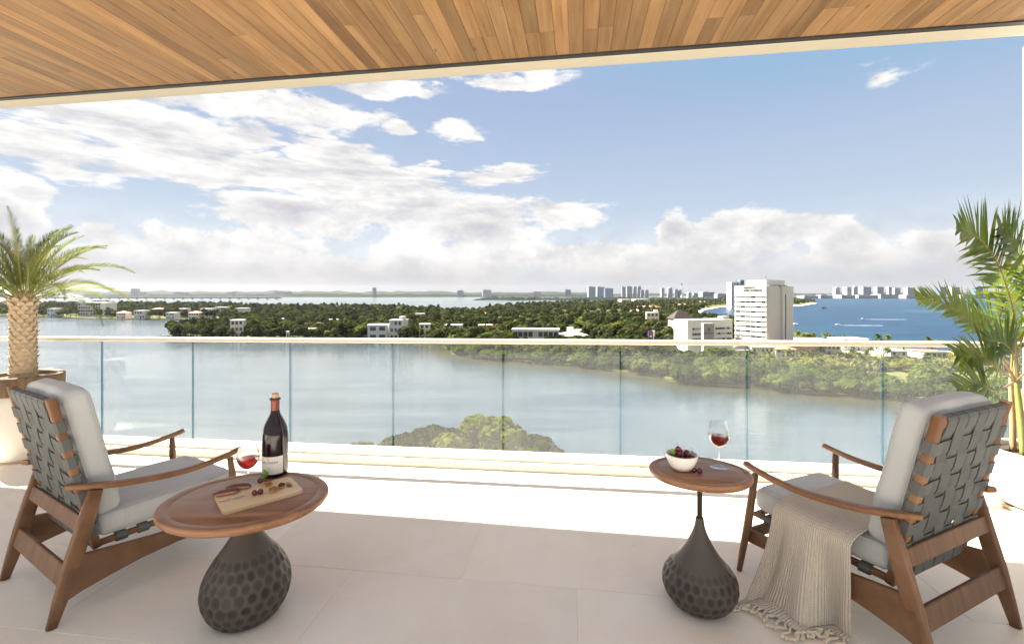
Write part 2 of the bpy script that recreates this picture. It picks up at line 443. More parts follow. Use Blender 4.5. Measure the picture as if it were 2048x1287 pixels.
def cloth(name, c, scale=420.0, wr=0.25, rough=0.9, sheen=0.15):
    def f(t):
        v = objc(t); n = t.noise(v, 5.0, 4, .55)
        a = t.node('ShaderNodeTexWave', wave_type='BANDS', bands_direction='X'); t.put(a.inputs[0], v); a.inputs['Scale'].default_value = scale / 6.28
        b = t.node('ShaderNodeTexWave', wave_type='BANDS', bands_direction='Z'); t.put(b.inputs[0], v); b.inputs['Scale'].default_value = scale / 6.28
        w = t.m('ADD', a.outputs[1], b.outputs[1]); fine = t.noise(v, scale, 2, .5)
        col = t.mix(n, [x * .90 for x in c], [min(1, x * 1.07) for x in c])
        col = t.mix(t.rng(fine, .3, .7, 0, .22), col, [x * .82 for x in c])
        wrinkle = t.noise(t.vm('MULTIPLY', v, (1, 1, .45)), 13.0, 4, .5, 1.0)
        nm = t.bump(wrinkle, wr, 0.02); nm = t.bump(w, .10, .0006, nm)
        return bsdf(t, col, rough, nm, .2, Sheen_Weight=sheen)
    return mat(name, f)


cloth('cushion_fabric', (0.50, 0.515, 0.51))
cloth('piping_fabric', (0.46, 0.46, 0.44), wr=.05)


def f_strap(t):
    v = objc(t); r = orand(t); n = t.noise(v, 14.0, 4, .6); f = t.noise(v, 300, 2, .5)
    col = t.mix(n, (0.080, 0.085, 0.081), (0.122, 0.128, 0.121)); tone = t.m('MULTIPLY_ADD', r, .25, .88)
    col = t.mix(1.0, col, t.xyz(tone, tone, tone), 'MULTIPLY')
    return bsdf(t, col, .62, t.bump(f, .15, .001), .4)


mat('strap_leather', f_strap)


def f_knit(t):
    uv = t.node('ShaderNodeTexCoord').outputs['UV']; x, y, _ = t.sep(uv)
    rib = t.m('SINE', t.m('MULTIPLY', x, 2 * math.pi * 46)); row = t.m('SINE', t.m('MULTIPLY', y, 2 * math.pi * 120))
    h = t.m('ADD', rib, t.m('MULTIPLY', t.m('MULTIPLY', row, t.m('ADD', rib, 1.0)), .35))
    n = t.noise(objc(t), 90.0, 3, .6)
    col = t.mix(t.rng(h, -1.2, 1.0), (0.56, 0.475, 0.365), (0.86, 0.775, 0.64)); col = t.mix(t.rng(n, .3, .8, 0, .3), col, (0.80, 0.71, 0.58))
    return bsdf(t, col, .95, t.bump(h, .8, .004), .1, Sheen_Weight=.25)


mat('knit', f_knit)
cloth('fringe_cotton', (0.72, 0.62, 0.48), 600, .1)


def f_bronze(t):
    a = t.node('ShaderNodeAttribute'); a.attribute_name = 'hollow'; v = objc(t); n = t.noise(v, 9.0, 5, .6)
    col = t.mix(a.outputs['Fac'], (0.082, 0.068, 0.058), (0.026, 0.020, 0.017)); col = t.mix(t.rng(n, .45, .8, 0, .5), col, (0.105, 0.086, 0.072))  # darker in the hollows than on the ridges
    return bsdf(t, col, t.m('MULTIPLY_ADD', n, .3, .34), t.bump(t.noise(v, 120, 4, .6), .12, .002), .35, .0)


mat('bronze', f_bronze)
plain('rod_metal', (0.045, 0.028, 0.02), .35, .2, metal=.6)
mat('bottle_glass', lambda t: bsdf(t, (0.010, 0.003, 0.006), .14, None, .5))
plain('foil', (0.20, 0.045, 0.025), .35, .15, 20, metal=.3)
plain('cork', (0.52, 0.32, 0.18), .85, .25, 60)
plain('label_paper', (0.78, 0.75, 0.70), .7, .03)
plain('ink', (0.055, 0.05, 0.06), .7, .1)
plain('ink_grey', (0.30, 0.29, 0.29), .7, .1)
plain('ink_gold', (0.42, 0.36, 0.16), .6, .1)


def f_crystal(t):
    g = t.node('ShaderNodeBsdfGlass'); t.put(g.inputs[0], (0.98, 0.99, 1)); g.inputs['Roughness'].default_value = 0; g.inputs['IOR'].default_value = 1.06
    tr = t.node('ShaderNodeBsdfTransparent'); gl = t.node('ShaderNodeBsdfGlossy'); gl.inputs['Roughness'].default_value = .02
    lw = t.node('ShaderNodeLayerWeight'); lw.inputs[0].default_value = .32
    m1 = t.node('ShaderNodeMixShader'); t.put(m1.inputs[0], t.m('MULTIPLY', lw.outputs['Facing'], .75)); t.l.new(tr.outputs[0], m1.inputs[1]); t.l.new(gl.outputs[0], m1.inputs[2])
    m2 = t.node('ShaderNodeMixShader'); m2.inputs[0].default_value = .35; t.l.new(m1.outputs[0], m2.inputs[1]); t.l.new(g.outputs[0], m2.inputs[2])
    return m2.outputs[0]


mat('crystal', f_crystal)


def f_wine(t):
    tr = t.node('ShaderNodeBsdfTransparent'); t.put(tr.inputs[0], (0.62, 0.10, 0.07))
    p = bsdf(t, (0.34, 0.035, 0.03), .05, None, .6)
    m1 = t.node('ShaderNodeMixShader'); m1.inputs[0].default_value = .45; t.l.new(tr.outputs[0], m1.inputs[1]); t.l.new(p, m1.inputs[2]); return m1.outputs[0]


mat('wine', f_wine)
plain('cherry_skin', (0.13, 0.012, 0.020), .18, .5, 30, .6)
plain('stem_green', (0.14, 0.18, 0.05), .6, .2)
plain('mint', (0.17, 0.32, 0.03), .5, .25, 40)
plain('meat', (0.125, 0.042, 0.030), .4, .5, 55, bump=.5, bscale=120)
plain('meat_fat', (0.40, 0.22, 0.12), .5, .4, 60, bump=.4)
plain('nut', (0.30, 0.13, 0.05), .55, .5, 60, bump=.8, bscale=160)
plain('pastry', (0.66, 0.46, 0.26), .7, .2, 50)
plain('berry', (0.03, 0.008, 0.02), .25, .4, 60)
plain('ceramic', (0.83, 0.80, 0.75), .3, .02)
plain('steel', (0.55, 0.55, 0.55), .25, .05, metal=1.0)
plain('pot_white', (0.76, 0.70, 0.60), .7, .05, 4, bump=.1)
plain('pot_saucer', (0.55, 0.42, 0.27), .6, .15)
plain('soil', (0.05, 0.035, 0.022), .95, .4, 40, bump=.6)


def leafmat(name, c0, c1, trans=.35, dry=None, rough=.45):
    def f(t):
        v = objc(t); r = orand(t); n = t.noise(v, 7.0, 4, .6); k = t.m('ADD', t.m('MULTIPLY', n, .7), t.m('MULTIPLY', r, .3))
        col = t.mix(t.rng(k, .3, .72), c0, c1)
        if dry: col = t.mix(t.rng(t.noise(v, 3.1, 3, .6), .56, .74, 0, .8), col, dry)
        p = bsdf(t, col, rough, None, .35); tl = t.node('ShaderNodeBsdfTranslucent'); t.put(tl.inputs[0], t.mix(1.0, col, (1.5, 1.45, .7), 'MULTIPLY'))
        m1 = t.node('ShaderNodeMixShader'); m1.inputs[0].default_value = trans; t.l.new(p, m1.inputs[1]); t.l.new(tl.outputs[0], m1.inputs[2]); return m1.outputs[0]
    return mat(name, f)


leafmat('date_leaf', (0.070, 0.105, 0.018), (0.19, 0.225, 0.048), .22, (0.36, 0.28, 0.085))
leafmat('palm_leaf', (0.060, 0.105, 0.018), (0.165, 0.215, 0.040), .35, (0.21, 0.20, 0.05), .35)
plain('rachis', (0.27, 0.26, 0.07), .5, .2, 10)
plain('rachis_brown', (0.20, 0.13, 0.05), .5, .3, 10)
plain('date_trunk', (0.50, 0.385, 0.25), .85, .5, 34, bump=.7, bscale=90)
plain('cane_green', (0.17, 0.19, 0.05), .5, .35, 12)
plain('cane_brown', (0.30, 0.20, 0.10), .6, .35, 14)


def foliage(name, a, b, c, trans=.22, sc_=.18):
    def f(t):
        v = pos(t); r = orand(t); n = t.noise(v, sc_, 4, .6); fine = t.noise(v, 2.2, 3, .6)
        k = t.m('ADD', t.m('ADD', t.m('MULTIPLY', n, .45), t.m('MULTIPLY', fine, .35)), t.m('MULTIPLY', r, .42))
        col = t.ramp(k, [(.36, a), (.58, b), (.86, c)])
        d = t.node('ShaderNodeBsdfDiffuse'); t.put(d.inputs[0], col); tl = t.node('ShaderNodeBsdfTranslucent'); t.put(tl.inputs[0], t.mix(1.0, col, (1.3, 1.35, .6), 'MULTIPLY'))
        m1 = t.node('ShaderNodeMixShader'); m1.inputs[0].default_value = trans; t.l.new(d.outputs[0], m1.inputs[1]); t.l.new(tl.outputs[0], m1.inputs[2]); return m1.outputs[0]
    return mat(name, f)


foliage('wood_leaf', (0.010, 0.016, 0.007), (0.033, 0.043, 0.016), (0.098, 0.102, 0.036), .2, .045)
foliage('mangrove_leaf', (0.018, 0.032, 0.005), (0.050, 0.075, 0.012), (0.110, 0.135, 0.022), .2, .12)
foliage('mound_leaf', (0.008, 0.015, 0.002), (0.036, 0.052, 0.007), (0.105, 0.120, 0.016), .12, .6)
foliage('scrub_leaf', (0.060, 0.075, 0.016), (0.125, 0.135, 0.028), (0.23, 0.21, 0.045), .25)
foliage('far_palm_leaf', (0.030, 0.045, 0.012), (0.065, 0.082, 0.022), (0.13, 0.14, 0.042), .2)
plain('bark', (0.14, 0.11, 0.08), .9, .3, 3)


def f_land(t):
    v = pos(t); n = t.noise(v, .02, 6, .6); f = t.noise(v, .4, 4, .6)
    col = t.ramp(t.m('ADD', t.m('MULTIPLY', n, .6), t.m('MULTIPLY', f, .4)), [(.35, (0.045, 0.055, 0.018)), (.55, (0.11, 0.115, 0.035)), (.75, (0.22, 0.20, 0.075))])
    return bsdf(t, col, .95, None, .1)


mat('scrub_ground', f_land)
plain('sand', (0.68, 0.61, 0.50), .95, .06, .05)


def water(name, deep, shoal, rough, spec, wave, rips, patch=None, chop=1.0):
    def f(t):
        v = pos(t)
        n1 = t.noise(t.mapping(v, (.32 * chop, .85 * chop, 1), (0, 0, R(14))), 1.0, 5, .62)
        n2 = t.noise(t.mapping(v, (.012, .055, 1), (0, 0, R(-6))), 1.0, 6, .6)
        n3 = t.noise(t.mapping(v, (.0016, .0035, 1), (0, 0, R(5))), 1.0, 4, .55)
        col = t.mix(t.rng(n2, .32, .70), deep, shoal)
        n4 = t.noise(t.mapping(v, (.05, .42, 1), (0, 0, R(-4))), 1.0, 4, .65)
        rr_ = t.rng(n4, .30, .70, .84, 1.16); col = t.mix(1.0, col, t.xyz(rr_, rr_, rr_), 'MULTIPLY')  # ripple streaks painted into the colour instead of left to reflection
        if patch: col = t.mix(t.rng(n3, .56, .72, 0, .85), col, patch)
        nm = t.bump(t.m('ADD', t.m('ADD', n1, t.m('MULTIPLY', n2, 1.5)), t.m('MULTIPLY', n4, 1.6)), wave, rips)
        return bsdf(t, col, t.m('MULTIPLY_ADD', n2, .16, rough - .08), nm, spec)
    return mat(name, f)


water('lagoon_water', (0.026, 0.042, 0.052), (0.050, 0.068, 0.076), .17, .5, .11, .30, None, .55)
water('sea_water', (0.003, 0.015, 0.036), (0.007, 0.036, 0.070), .34, .15, .5, .8, (0.010, 0.062, 0.085), .6)
def f_shallow(t):
    # turbid, tannin-stained water along the mangroves, thinning out towards open water
    a = t.node('ShaderNodeAttribute'); a.attribute_name = 'depth'; v = pos(t)
    n = t.noise(t.mapping(v, (.05, .12, 1)), 1.0, 5, .6); k = t.m('MULTIPLY', t.rng(t.m('ADD', a.outputs['Fac'], t.m('MULTIPLY', t.m('SUBTRACT', n, .5), .5)), .15, .95), .8)
    n1 = t.noise(t.mapping(v, (.2, .5, 1), (0, 0, R(14))), 1.0, 5, .62)
    w = bsdf(t, t.mix(n, (0.036, 0.037, 0.018), (0.060, 0.058, 0.030)), .2, t.bump(n1, .1, .3), .45); tr = t.node('ShaderNodeBsdfTransparent')
    m1 = t.node('ShaderNodeMixShader'); t.put(m1.inputs[0], k); t.l.new(tr.outputs[0], m1.inputs[1]); t.l.new(w, m1.inputs[2]); return m1.outputs[0]


mat('shallow_water', f_shallow)
plain('foam', (0.85, 0.88, 0.90), .8, .05, .3)
plain('wall_white', (0.66, 0.63, 0.59), .8, .16, .22)
plain('house_white', (0.50, 0.485, 0.46), .8, .16, .22)
plain('bridge_grey', (0.035, 0.037, 0.042), .9, .1, .2)
plain('wall_grey', (0.56, 0.52, 0.50), .8, .06, .2)
plain('wall_cream', (0.66, 0.56, 0.44), .8, .2, .22)
plain('wall_pink', (0.60, 0.40, 0.33), .8, .2, .22)
plain('wall_taupe', (0.36, 0.33, 0.31), .8, .05, .4)
plain('roof_tile', (0.40, 0.16, 0.10), .8, .2, 2)
plain('thatch', (0.042, 0.031, 0.025), .95, .3, 3, bump=.4, bscale=8)
plain('window_glass', (0.045, 0.055, 0.065), .12, .3, .7, .6)
plain('window_pale', (0.33, 0.36, 0.36), .3, .25, .7)
plain('sign_brown', (0.028, 0.018, 0.014), .6, .1)
plain('sign_purple', (0.085, 0.020, 0.115), .5, .1)
plain('tower_pale', (0.30, 0.31, 0.33), .8, .15, .05)  # blue tint of distant haze put into the wall colour
plain('tower_blue', (0.09, 0.13, 0.19), .4, .2, .05)
plain('tower_grey', (0.17, 0.19, 0.225), .7, .15, .05)
plain('concrete', (0.10, 0.10, 0.105), .9, .1, .2)
plain('boat_hull', (0.78, 0.78, 0.78), .4, .05)
plain('boat_dark', (0.07, 0.09, 0.11), .5, .2)

# ---------------------------------------------------------------- terrace: floor, kerb, ceiling, balustrade
def frame(ox, oy, deg):
    a = R(deg); u = Vector((math.cos(a), -math.sin(a), 0)); n = Vector((math.sin(a), math.cos(a), 0))
    M = Matrix(((u.x, n.x, 0, ox), (u.y, n.y, 0, oy), (0, 0, 1, 0), (0, 0, 0, 1)))
    return M


RAIL = frame(0, 3.83, 6.4)          # x along the balustrade, y outwards, origin on the inner face of the kerb
CEIL = frame(0, 4.10, 8.3)          # the same for the slab edge above
TILE = frame(-0.267, 2.384, 7.4)


def framed(name, M, mesh, parent=None):
    o = put(name, mesh, parent); o.matrix_local = M; return o


slab = struct(framed('terrace_floor', RAIL, MB().box((-1.5, -5.9, -.1515), (17, 12.5, .30)).mesh('terrace_floor', MAT['grout'])))  # runs on unseen behind the viewer, lengthened to bounce sunlight in
tile_me = MB().box((0, 0, -.006), (1.1975, .5975, .012), bev=.0015).mesh('tile', MAT['floor_tile'])
inv = RAIL.inverted() @ TILE
for j in range(-7, 3):
    for i in range(-6, 6):
        cx_, cy_ = (i + .5) * 1.2 + (.6 if j % 2 else 0) , (j + .5) * .6
        p = inv @ Vector((cx_, cy_, 0))
        if p.y > .25 or p.y < -5.4: continue
        o = put('tile', tile_me, slab); o.matrix_local = inv @ Matrix.Translation((cx_, cy_, 0.0006 * ((i * 7 + j * 3) % 3)))
kerb = struct(framed('terrace_kerb', RAIL, MB().box((-1.5, .16, .02), (17, .32, .084), bev=.006).mesh('terrace_kerb', MAT['cream_plaster'])))

ceiling = struct(framed('ceiling', CEIL, MB().box((-2, -1.33, 3.74), (20, 2.26, .40)).mesh('ceiling', MAT['ceiling_wood'])))  # unseen rear cut short to let skylight onto floor and chairs
eb = framed('edge_beam', Matrix(), MB().box((-2, -.0795, 3.70), (20, .159, .40), bev=.004).mesh('edge_beam', MAT['beam_plaster']), ceiling)
MB().box((-2, -.1835, 3.518), (20, .047, .030)).obj('gap_shade_strip', MAT['dark_metal'], ceiling)  # dark strip, nearly flush, painting the shade of the edge gap
pr = random.Random(3)
PW = .112
lens = [1.1, 1.5, 1.9, 2.4, 3.0]
pm = {L: MB().box((0, 0, 0), (PW - .0016, L - .002, .022), bev=.0022).mesh('plank', MAT['ceiling_wood']) for L in lens}
x = -7.6
while x < 5.4:
    y = -.2075 + pr.choice((0, .45, .8, 1.2)); first = True
    while y > -2.4:
        L = pr.choice(lens)
        if y - L < -2.45: L = round(y + 2.45, 3); pm.setdefault(L, MB().box((0, 0, 0), (PW - .0016, L - .002, .022), bev=.0022).mesh('plank', MAT['ceiling_wood']))
        if y > -.2075:
            # the board nearest the edge is cut to length
            Lc = min(L, max(.35, L - (y + .2075))); me_ = MB().box((0, 0, 0), (PW - .0016, Lc - .002, .022), bev=.0022).mesh('plank', MAT['ceiling_wood']); y = -.2075; L = Lc
        else: me_ = pm[L]
        o = put('plank', me_, ceiling); o.location = (x, y - L / 2, 3.5262 + pr.uniform(-.0016, .0012)); y -= L
    x += PW

bal = thing('glass_balustrade', 'frameless glass balustrade with pale metal handrail along the terrace edge', 'balustrade')
bal.matrix_local = RAIL
def on_rail(px): k = (px - CX) / FPX; Y = 3.93 / (1 + .1122 * k); return (RAIL.inverted() @ Vector((k * Y, Y, 0))).x
joints = [on_rail(p) for p in (203, 385, 580, 786, 1006, 1241, 1494, 1766, 2058)]
while joints[0] > -8.0: joints.insert(0, joints[0] - 1.0)
MB().box((-1.5, .105, .0745), (17, .11, .026), bev=.004).obj('base_channel', MAT['cream_metal'], bal)
TILT = .0055
tm = Matrix.Rotation(-math.atan(TILT), 4, 'Y')
hr = MB().box((0, 0, 0), (13.0, .062, .040), bev=.006).obj('handrail', MAT['cream_metal'], bal)
hr.matrix_local = Matrix.Translation((-2.35, .105, 1.085 + TILT * -2.35)) @ tm
hr = MB().box((5.78, .105, 1.085 + TILT * 5.78), (2.40, .062, .040), bev=.006).obj('handrail', MAT['cream_metal'], bal)
for a, b in list(zip(joints[:-1], joints[1:])) + [(4.57, 5.77), (5.77, 6.97)]:
    m = MB(); w = b - a - .012; h = 1.075 + TILT * (a + b) / 2 - .083
    m.box((0, 0, 0), (w, .010, h))
    me_ = m.mesh('pane', [MAT['pane_glass'], MAT['pane_edge']])
    me_.polygons.foreach_set('material_index', [1, 1, 0, 0, 1, 1])
    o = put('pane', me_, bal); o.location = ((a + b) / 2, .105, .083 + h / 2)
pl = thing('corner_column', 'white plastered column at the right end of the balustrade', 'column'); pl.matrix_local = RAIL
MB().box((4.342, .15, 1.78), (.44, .30, 3.43), bev=.008).obj('shaft', MAT['white_plaster'], pl)
MB().box((4.342, .15, .112), (.462, .322, .10), bev=.006).obj('skirting', MAT['cream_plaster'], pl)

# ---------------------------------------------------------------- lounge chairs
def rounded_box(half, r, n=14, puff=(0, 0, 0), wr=0.0, seed=0, pinch=0.0):
    """Soft cushion: rounded box with swelling faces. Returns vertices and faces."""
    rg = np.random.RandomState(seed); ph = rg.rand(12) * 6.28
    vs = []; fs = []; H = np.array(half)
    for ax in range(3):
        for sg in (-1, 1):
            o = len(vs); a, b = [k for k in range(3) if k != ax]
            for j in range(n + 1):
                for i in range(n + 1):
                    p = np.zeros(3); p[ax] = sg; p[a] = -1 + 2 * i / n; p[b] = -1 + 2 * j / n
                    p[a] = math.copysign(abs(p[a]) ** .8, p[a]); p[b] = math.copysign(abs(p[b]) ** .8, p[b])
                    q = p * H; inn = np.clip(q, -(H - r), H - r); d = q - inn; L = np.linalg.norm(d)
                    if L > 1e-9: q = inn + d / L * r
                    e = q / H
                    for k in range(3):
                        u, v = [m for m in range(3) if m != k]
                        q[k] += puff[k] * e[k] * (1 - min(1, abs(e[u])) ** 2.4) * (1 - min(1, abs(e[v])) ** 2.4)
                    if wr:
                        s1 = math.sin(23 * q[0] + 9 * q[1] + ph[0]) * math.sin(17 * q[2] - 12 * q[1] + ph[1]); s2 = math.sin(41 * q[0] - 29 * q[2] + ph[2]) * math.sin(33 * q[1] + 19 * q[0] + ph[3])
                        q = q + (q / (np.abs(H))) * wr * (s1 + .5 * s2) * .6
                    vs.append(Vector(q))
            for j in range(n):
                for i in range(n):
                    k = o + j * (n + 1) + i; f = (k, k + 1, k + n + 2, k + n + 1)
                    flip = (sg > 0) == (ax == 1); fs.append(f[::-1] if flip else f)
    return vs, fs


def cushion(name, half, r, M, parent, mat_, puff, seed):
    vs, fs = rounded_box(half, r, 16, puff, .0035, seed)
    m = MB(); m.add([M @ v for v in vs], fs, 0, True); me = m.mesh(name, mat_)
    bm = bmesh.new(); bm.from_mesh(me); bmesh.ops.remove_doubles(bm, verts=bm.verts, dist=.0006); bm.to_mesh(me); bm.free()
    me.polygons.foreach_set('use_smooth', [True] * len(me.polygons))
    return put(name, me, parent)


def piping(half, r, ax, side, M, parent):
    """Corded seam round one face of a cushion."""
    a, b = [k for k in range(3) if k != ax]; pts = []
    for k in range(40):
        t = 2 * math.pi * k / 40; c, s = math.cos(t), math.sin(t); e = .22
        p = [0, 0, 0]; p[a] = math.copysign(abs(c) ** e, c) * (half[a] - r * .22); p[b] = math.copysign(abs(s) ** e, s) * (half[b] - r * .22); p[ax] = side * (half[ax] - r * .28)
        pts.append(M @ Vector(p))
    return MB().tube(pts, .0042, 6, closed=True).obj('piping', MAT['piping_fabric'], parent)


def arc(P, n=6):
    """Catmull-Rom through points."""
    P = [Vector(p) for p in P]; out = []
    for i in range(len(P) - 1):
        p0, p1, p2, p3 = P[max(i - 1, 0)], P[i], P[i + 1], P[min(i + 2, len(P) - 1)]
        for k in range(n):
            t = k / n; out.append(.5 * ((2 * p1) + (-p0 + p2) * t + (2 * p0 - 5 * p1 + 4 * p2 - p3) * t * t + (-p0 + 3 * p1 - 3 * p2 + p3) * t ** 3))
    out.append(P[-1]); return out


def lerp(a, b, t): return a + (b - a) * t


def make_chair(label, loc, rz, seed):
    t = thing('lounge_chair', label, 'chair', loc, rz, 'pair of wooden lounge chairs with woven backs')
    wd, wl, st = MAT['chair_wood'], MAT['chair_wood_light'], MAT['strap_leather']
    for s in (-1, 1):
        # rear leg: slim foot, broad middle, leans forward up to the armrest
        p = [(s * .349, -.002, 0), (s * .351, .028, .11), (s * .354, .062, .235), (s * .358, .106, .40), (s * .361, .148, .572)]
        MB().sweep(p, [.026, .031, .034, .034, .032], [.036, .052, .066, .066, .054], wd=(1, 0, 0), rr=.22).obj('rear_leg', wd, t)
        p = [(s * .418, .812, 0), (s * .400, .797, .15), (s * .385, .786, .25), (s * .366, .772, .43), (s * .354, .764, .532)]
        MB().sweep(p, [.026, .036, .042, .038, .030], [.026, .038, .044, .040, .032], round_=True, n=14).obj('front_leg', wd, t)
        a = arc([(s * .300, .060, .603), (s * .318, .095, .596), (s * .343, .165, .582), (s * .350, .27, .560), (s * .350, .40, .541), (s * .350, .53, .530), (s * .350, .66, .536), (s * .350, .77, .552), (s * .348, .830, .566)], 4)
        n = len(a); ws = [.030 + .024 * math.sin(math.pi * min(1, (i / n) * 1.3 + .12)) if i < n - 3 else .036 for i in range(n)]
        MB().sweep(a, ws, [.024 + .004 * math.sin(math.pi * i / n) for i in range(n)], wd=(1, .0, 0), rr=.34, n=14).obj('armrest', wl, t)
        # side rail, arched below
        m = MB(); top = [(.062, .296), (.14, .284), (.24, .270), (.37, .252), (.506, .238), (.66, .227), (.792, .221)]
        bot = [(.026, .098), (.10, .122), (.20, .141), (.33, .160), (.48, .168), (.65, .162), (.798, .152)]
        vs = []; fs = []; x0, x1 = s * .358 - .013, s * .358 + .013
        for (ya, za), (yb, zb) in zip(top, bot):
            bv = .004
            vs += [(x0 + bv, ya, za), (x1 - bv, ya, za), (x1, ya, za - bv), (x1, yb, zb + bv), (x1 - bv, yb, zb), (x0 + bv, yb, zb), (x0, yb, zb + bv), (x0, ya, za - bv)]
        for i in range(len(top) - 1):
            for k in range(8): fs.append((i * 8 + k, (i + 1) * 8 + k, (i + 1) * 8 + (k + 1) % 8, i * 8 + (k + 1) % 8))
        fs += [tuple(range(8)), tuple(range((len(top) - 1) * 8, len(top) * 8))[::-1]]
        m.add(vs, fs).obj('side_rail', wd, t)
    def cross(z0, z1, nm):
        ym = lambda z: .262 * z - .004
        M = Matrix.Rotation(-math.atan(.262), 4, 'X')
        zc = (z0 + z1) / 2; MB().box((0, ym(zc) - .004, zc), (.688, .022, z1 - z0), M.to_3x3(), bev=.004).obj(nm, wd, t)
    cross(.386, .456, 'upper_cross_rail'); cross(.160, .250, 'lower_cross_rail')
    MB().box((0, .79, .20), (.70, .022, .06), bev=.004).obj('front_cross_rail', wd, t)
    # seat frame
    for s in (-1, 1): MB().box((s * .285, .49, .281), (.030, .66, .026), bev=.004).obj('seat_bar', wd, t)
    for y in (.175, .81): MB().box((0, y, .281), (.54, .026, .026), bev=.004).obj('seat_bar', wd, t)
    for k in range(6):
        y = .27 + k * .092; hw = .304; pth = [(-hw + .03, y, .262), (-hw, y, .264), (-hw, y, .298), (-.26, y, .2985), (.26, y, .2985), (hw, y, .298), (hw, y, .264), (hw - .03, y, .262)]
        MB().sweep(pth, .048, .003, wd=(0, 1, 0), n=8, rr=.1).obj('seat_strap', st, t)
    # back frame in its own plane: X across, T up the posts, N towards the rear
    B0 = Vector((0, .169, .289)); T = Vector((0, -.155, .719)); LT = T.length; T.normalize(); N = Vector((0, -T.z, T.y)); X = Vector((1, 0, 0))
    bp = lambda x, tt, nn: B0 + X * x + T * tt + N * nn
    PX = .289
    for s in (-1, 1):
        o = MB().sweep([bp(s * PX, -.02, 0), bp(s * PX, .3, 0), bp(s * PX, LT + .012, 0)], [.044, .044, .044], [.034, .034, .034], wd=(1, 0, 0), rr=.18).obj('back_post', wl, t)
    MB().sweep([bp(-.27, LT - .022, 0), bp(.27, LT - .022, 0)], .040, .028, wd=T, rr=.2).obj('top_bar', wl, t)
    MB().sweep([bp(-.27, .0, 0), bp(.27, .0, 0)], .034, .026, wd=T, rr=.2).obj('bottom_bar', wl, t)
    nv_, nh = 6, 7
    vx = [-.2125 + .085 * i for i in range(nv_)]; ht = [LT - .125 - .0895 * j for j in range(nh)]
    sgn = lambda i, j: 1 if (i + j) % 2 == 0 else -1
    for j in range(nh):
        tt = ht[j]; pth = [(-PX + .012, -.0205), (-PX - .016, -.0205), (-PX - .0245, -.012), (-PX - .0245, .012), (-PX - .015, .0205), (-PX + .02, .0195)]
        for i in range(nv_):
            a = .0036 * sgn(i, j); pth += [(vx[i] - .022, .012 + a), (vx[i] + .022, .012 + a)]
        pth += [(PX - .02, .0195), (PX + .015, .0205), (PX + .0245, .012), (PX + .0245, -.012), (PX + .016, -.0205), (PX - .012, -.0205)]
        P = [bp(x, tt, n) for x, n in pth]
        m = MB(); o = 0
        vs = []
        for q in P: vs += [q + T * .0275, q - T * .0275]
        fs = [(2 * k, 2 * k + 1, 2 * k + 3, 2 * k + 2) for k in range(len(P) - 1)]
        ob = m.add(vs, fs, 0, False).obj('cross_strap', st, t); md = ob.modifiers.new('thickness', 'SOLIDIFY'); md.thickness = .003; md.offset = 0
    for i in range(nv_):
        xx = vx[i]; pth = [(.02, -.016), (-.012, -.017), (-.021, -.008), (-.021, .010), (-.010, .0175), (.02, .017)]
        mid = []
        for j in reversed(range(nh)):
            a = -.0036 * sgn(i, j); mid += [(ht[j] - .022, .012 + a), (ht[j] + .022, .012 + a)]
        mid = [q for q in mid if q[0] > .03]
        pth += mid + [(LT - .05, .0165), (LT - .010, .0185), (LT + .0025, .012), (LT + .0025, -.012), (LT - .008, -.0175), (LT - .05, -.0165)]
        P = [bp(xx, tt, n) for tt, n in pth]; vs = []
        for q in P: vs += [q - X * .0385, q + X * .0385]
        fs = [(2 * k, 2 * k + 1, 2 * k + 3, 2 * k + 2) for k in range(len(P) - 1)]
        ob = MB().add(vs, fs, 0, False).obj('upright_strap', st, t); md = ob.modifiers.new('thickness', 'SOLIDIFY'); md.thickness = .003; md.offset = 0
    # cushions
    h = (.288, .325, .060); M = Matrix.Translation((0, .505, .360)) @ Matrix.Rotation(R(.6), 4, 'X')
    c = cushion('seat_cushion', h, .038, M, t, MAT['cushion_fabric'], (.004, .006, .014), seed); piping(h, .038, 2, 1, M, c); piping(h, .038, 2, -1, M, c)
    h = (.278, .056, .322); cen = bp(0, .425, -.088); ang = math.atan2(-T.y, T.z)
    M = Matrix.Translation(cen) @ Matrix.Rotation(ang, 4, 'X')
    c = cushion('back_cushion', h, .036, M, t, MAT['cushion_fabric'], (.006, .020, .016), seed + 5); piping(h, .036, 1, 1, M, c); piping(h, .036, 1, -1, M, c)
    return t


make_chair('wooden lounge chair with woven grey strap back beside the oval coffee table', (-2.363, 2.204, 0), R(-30.3), 1)
chair_r = make_chair('wooden lounge chair with a knitted throw hanging over its seat', (1.951, 1.894, 0), R(24.6), 2)

# ---------------------------------------------------------------- knitted throw
CM = Matrix.Translation((1.951, 1.894, 0)) @ Matrix.Rotation(R(24.6), 4, 'Z')
tb = thing('throw_blanket', 'beige ribbed knit throw with knotted fringe hanging to the floor', 'blanket', CM.translation, R(24.6))


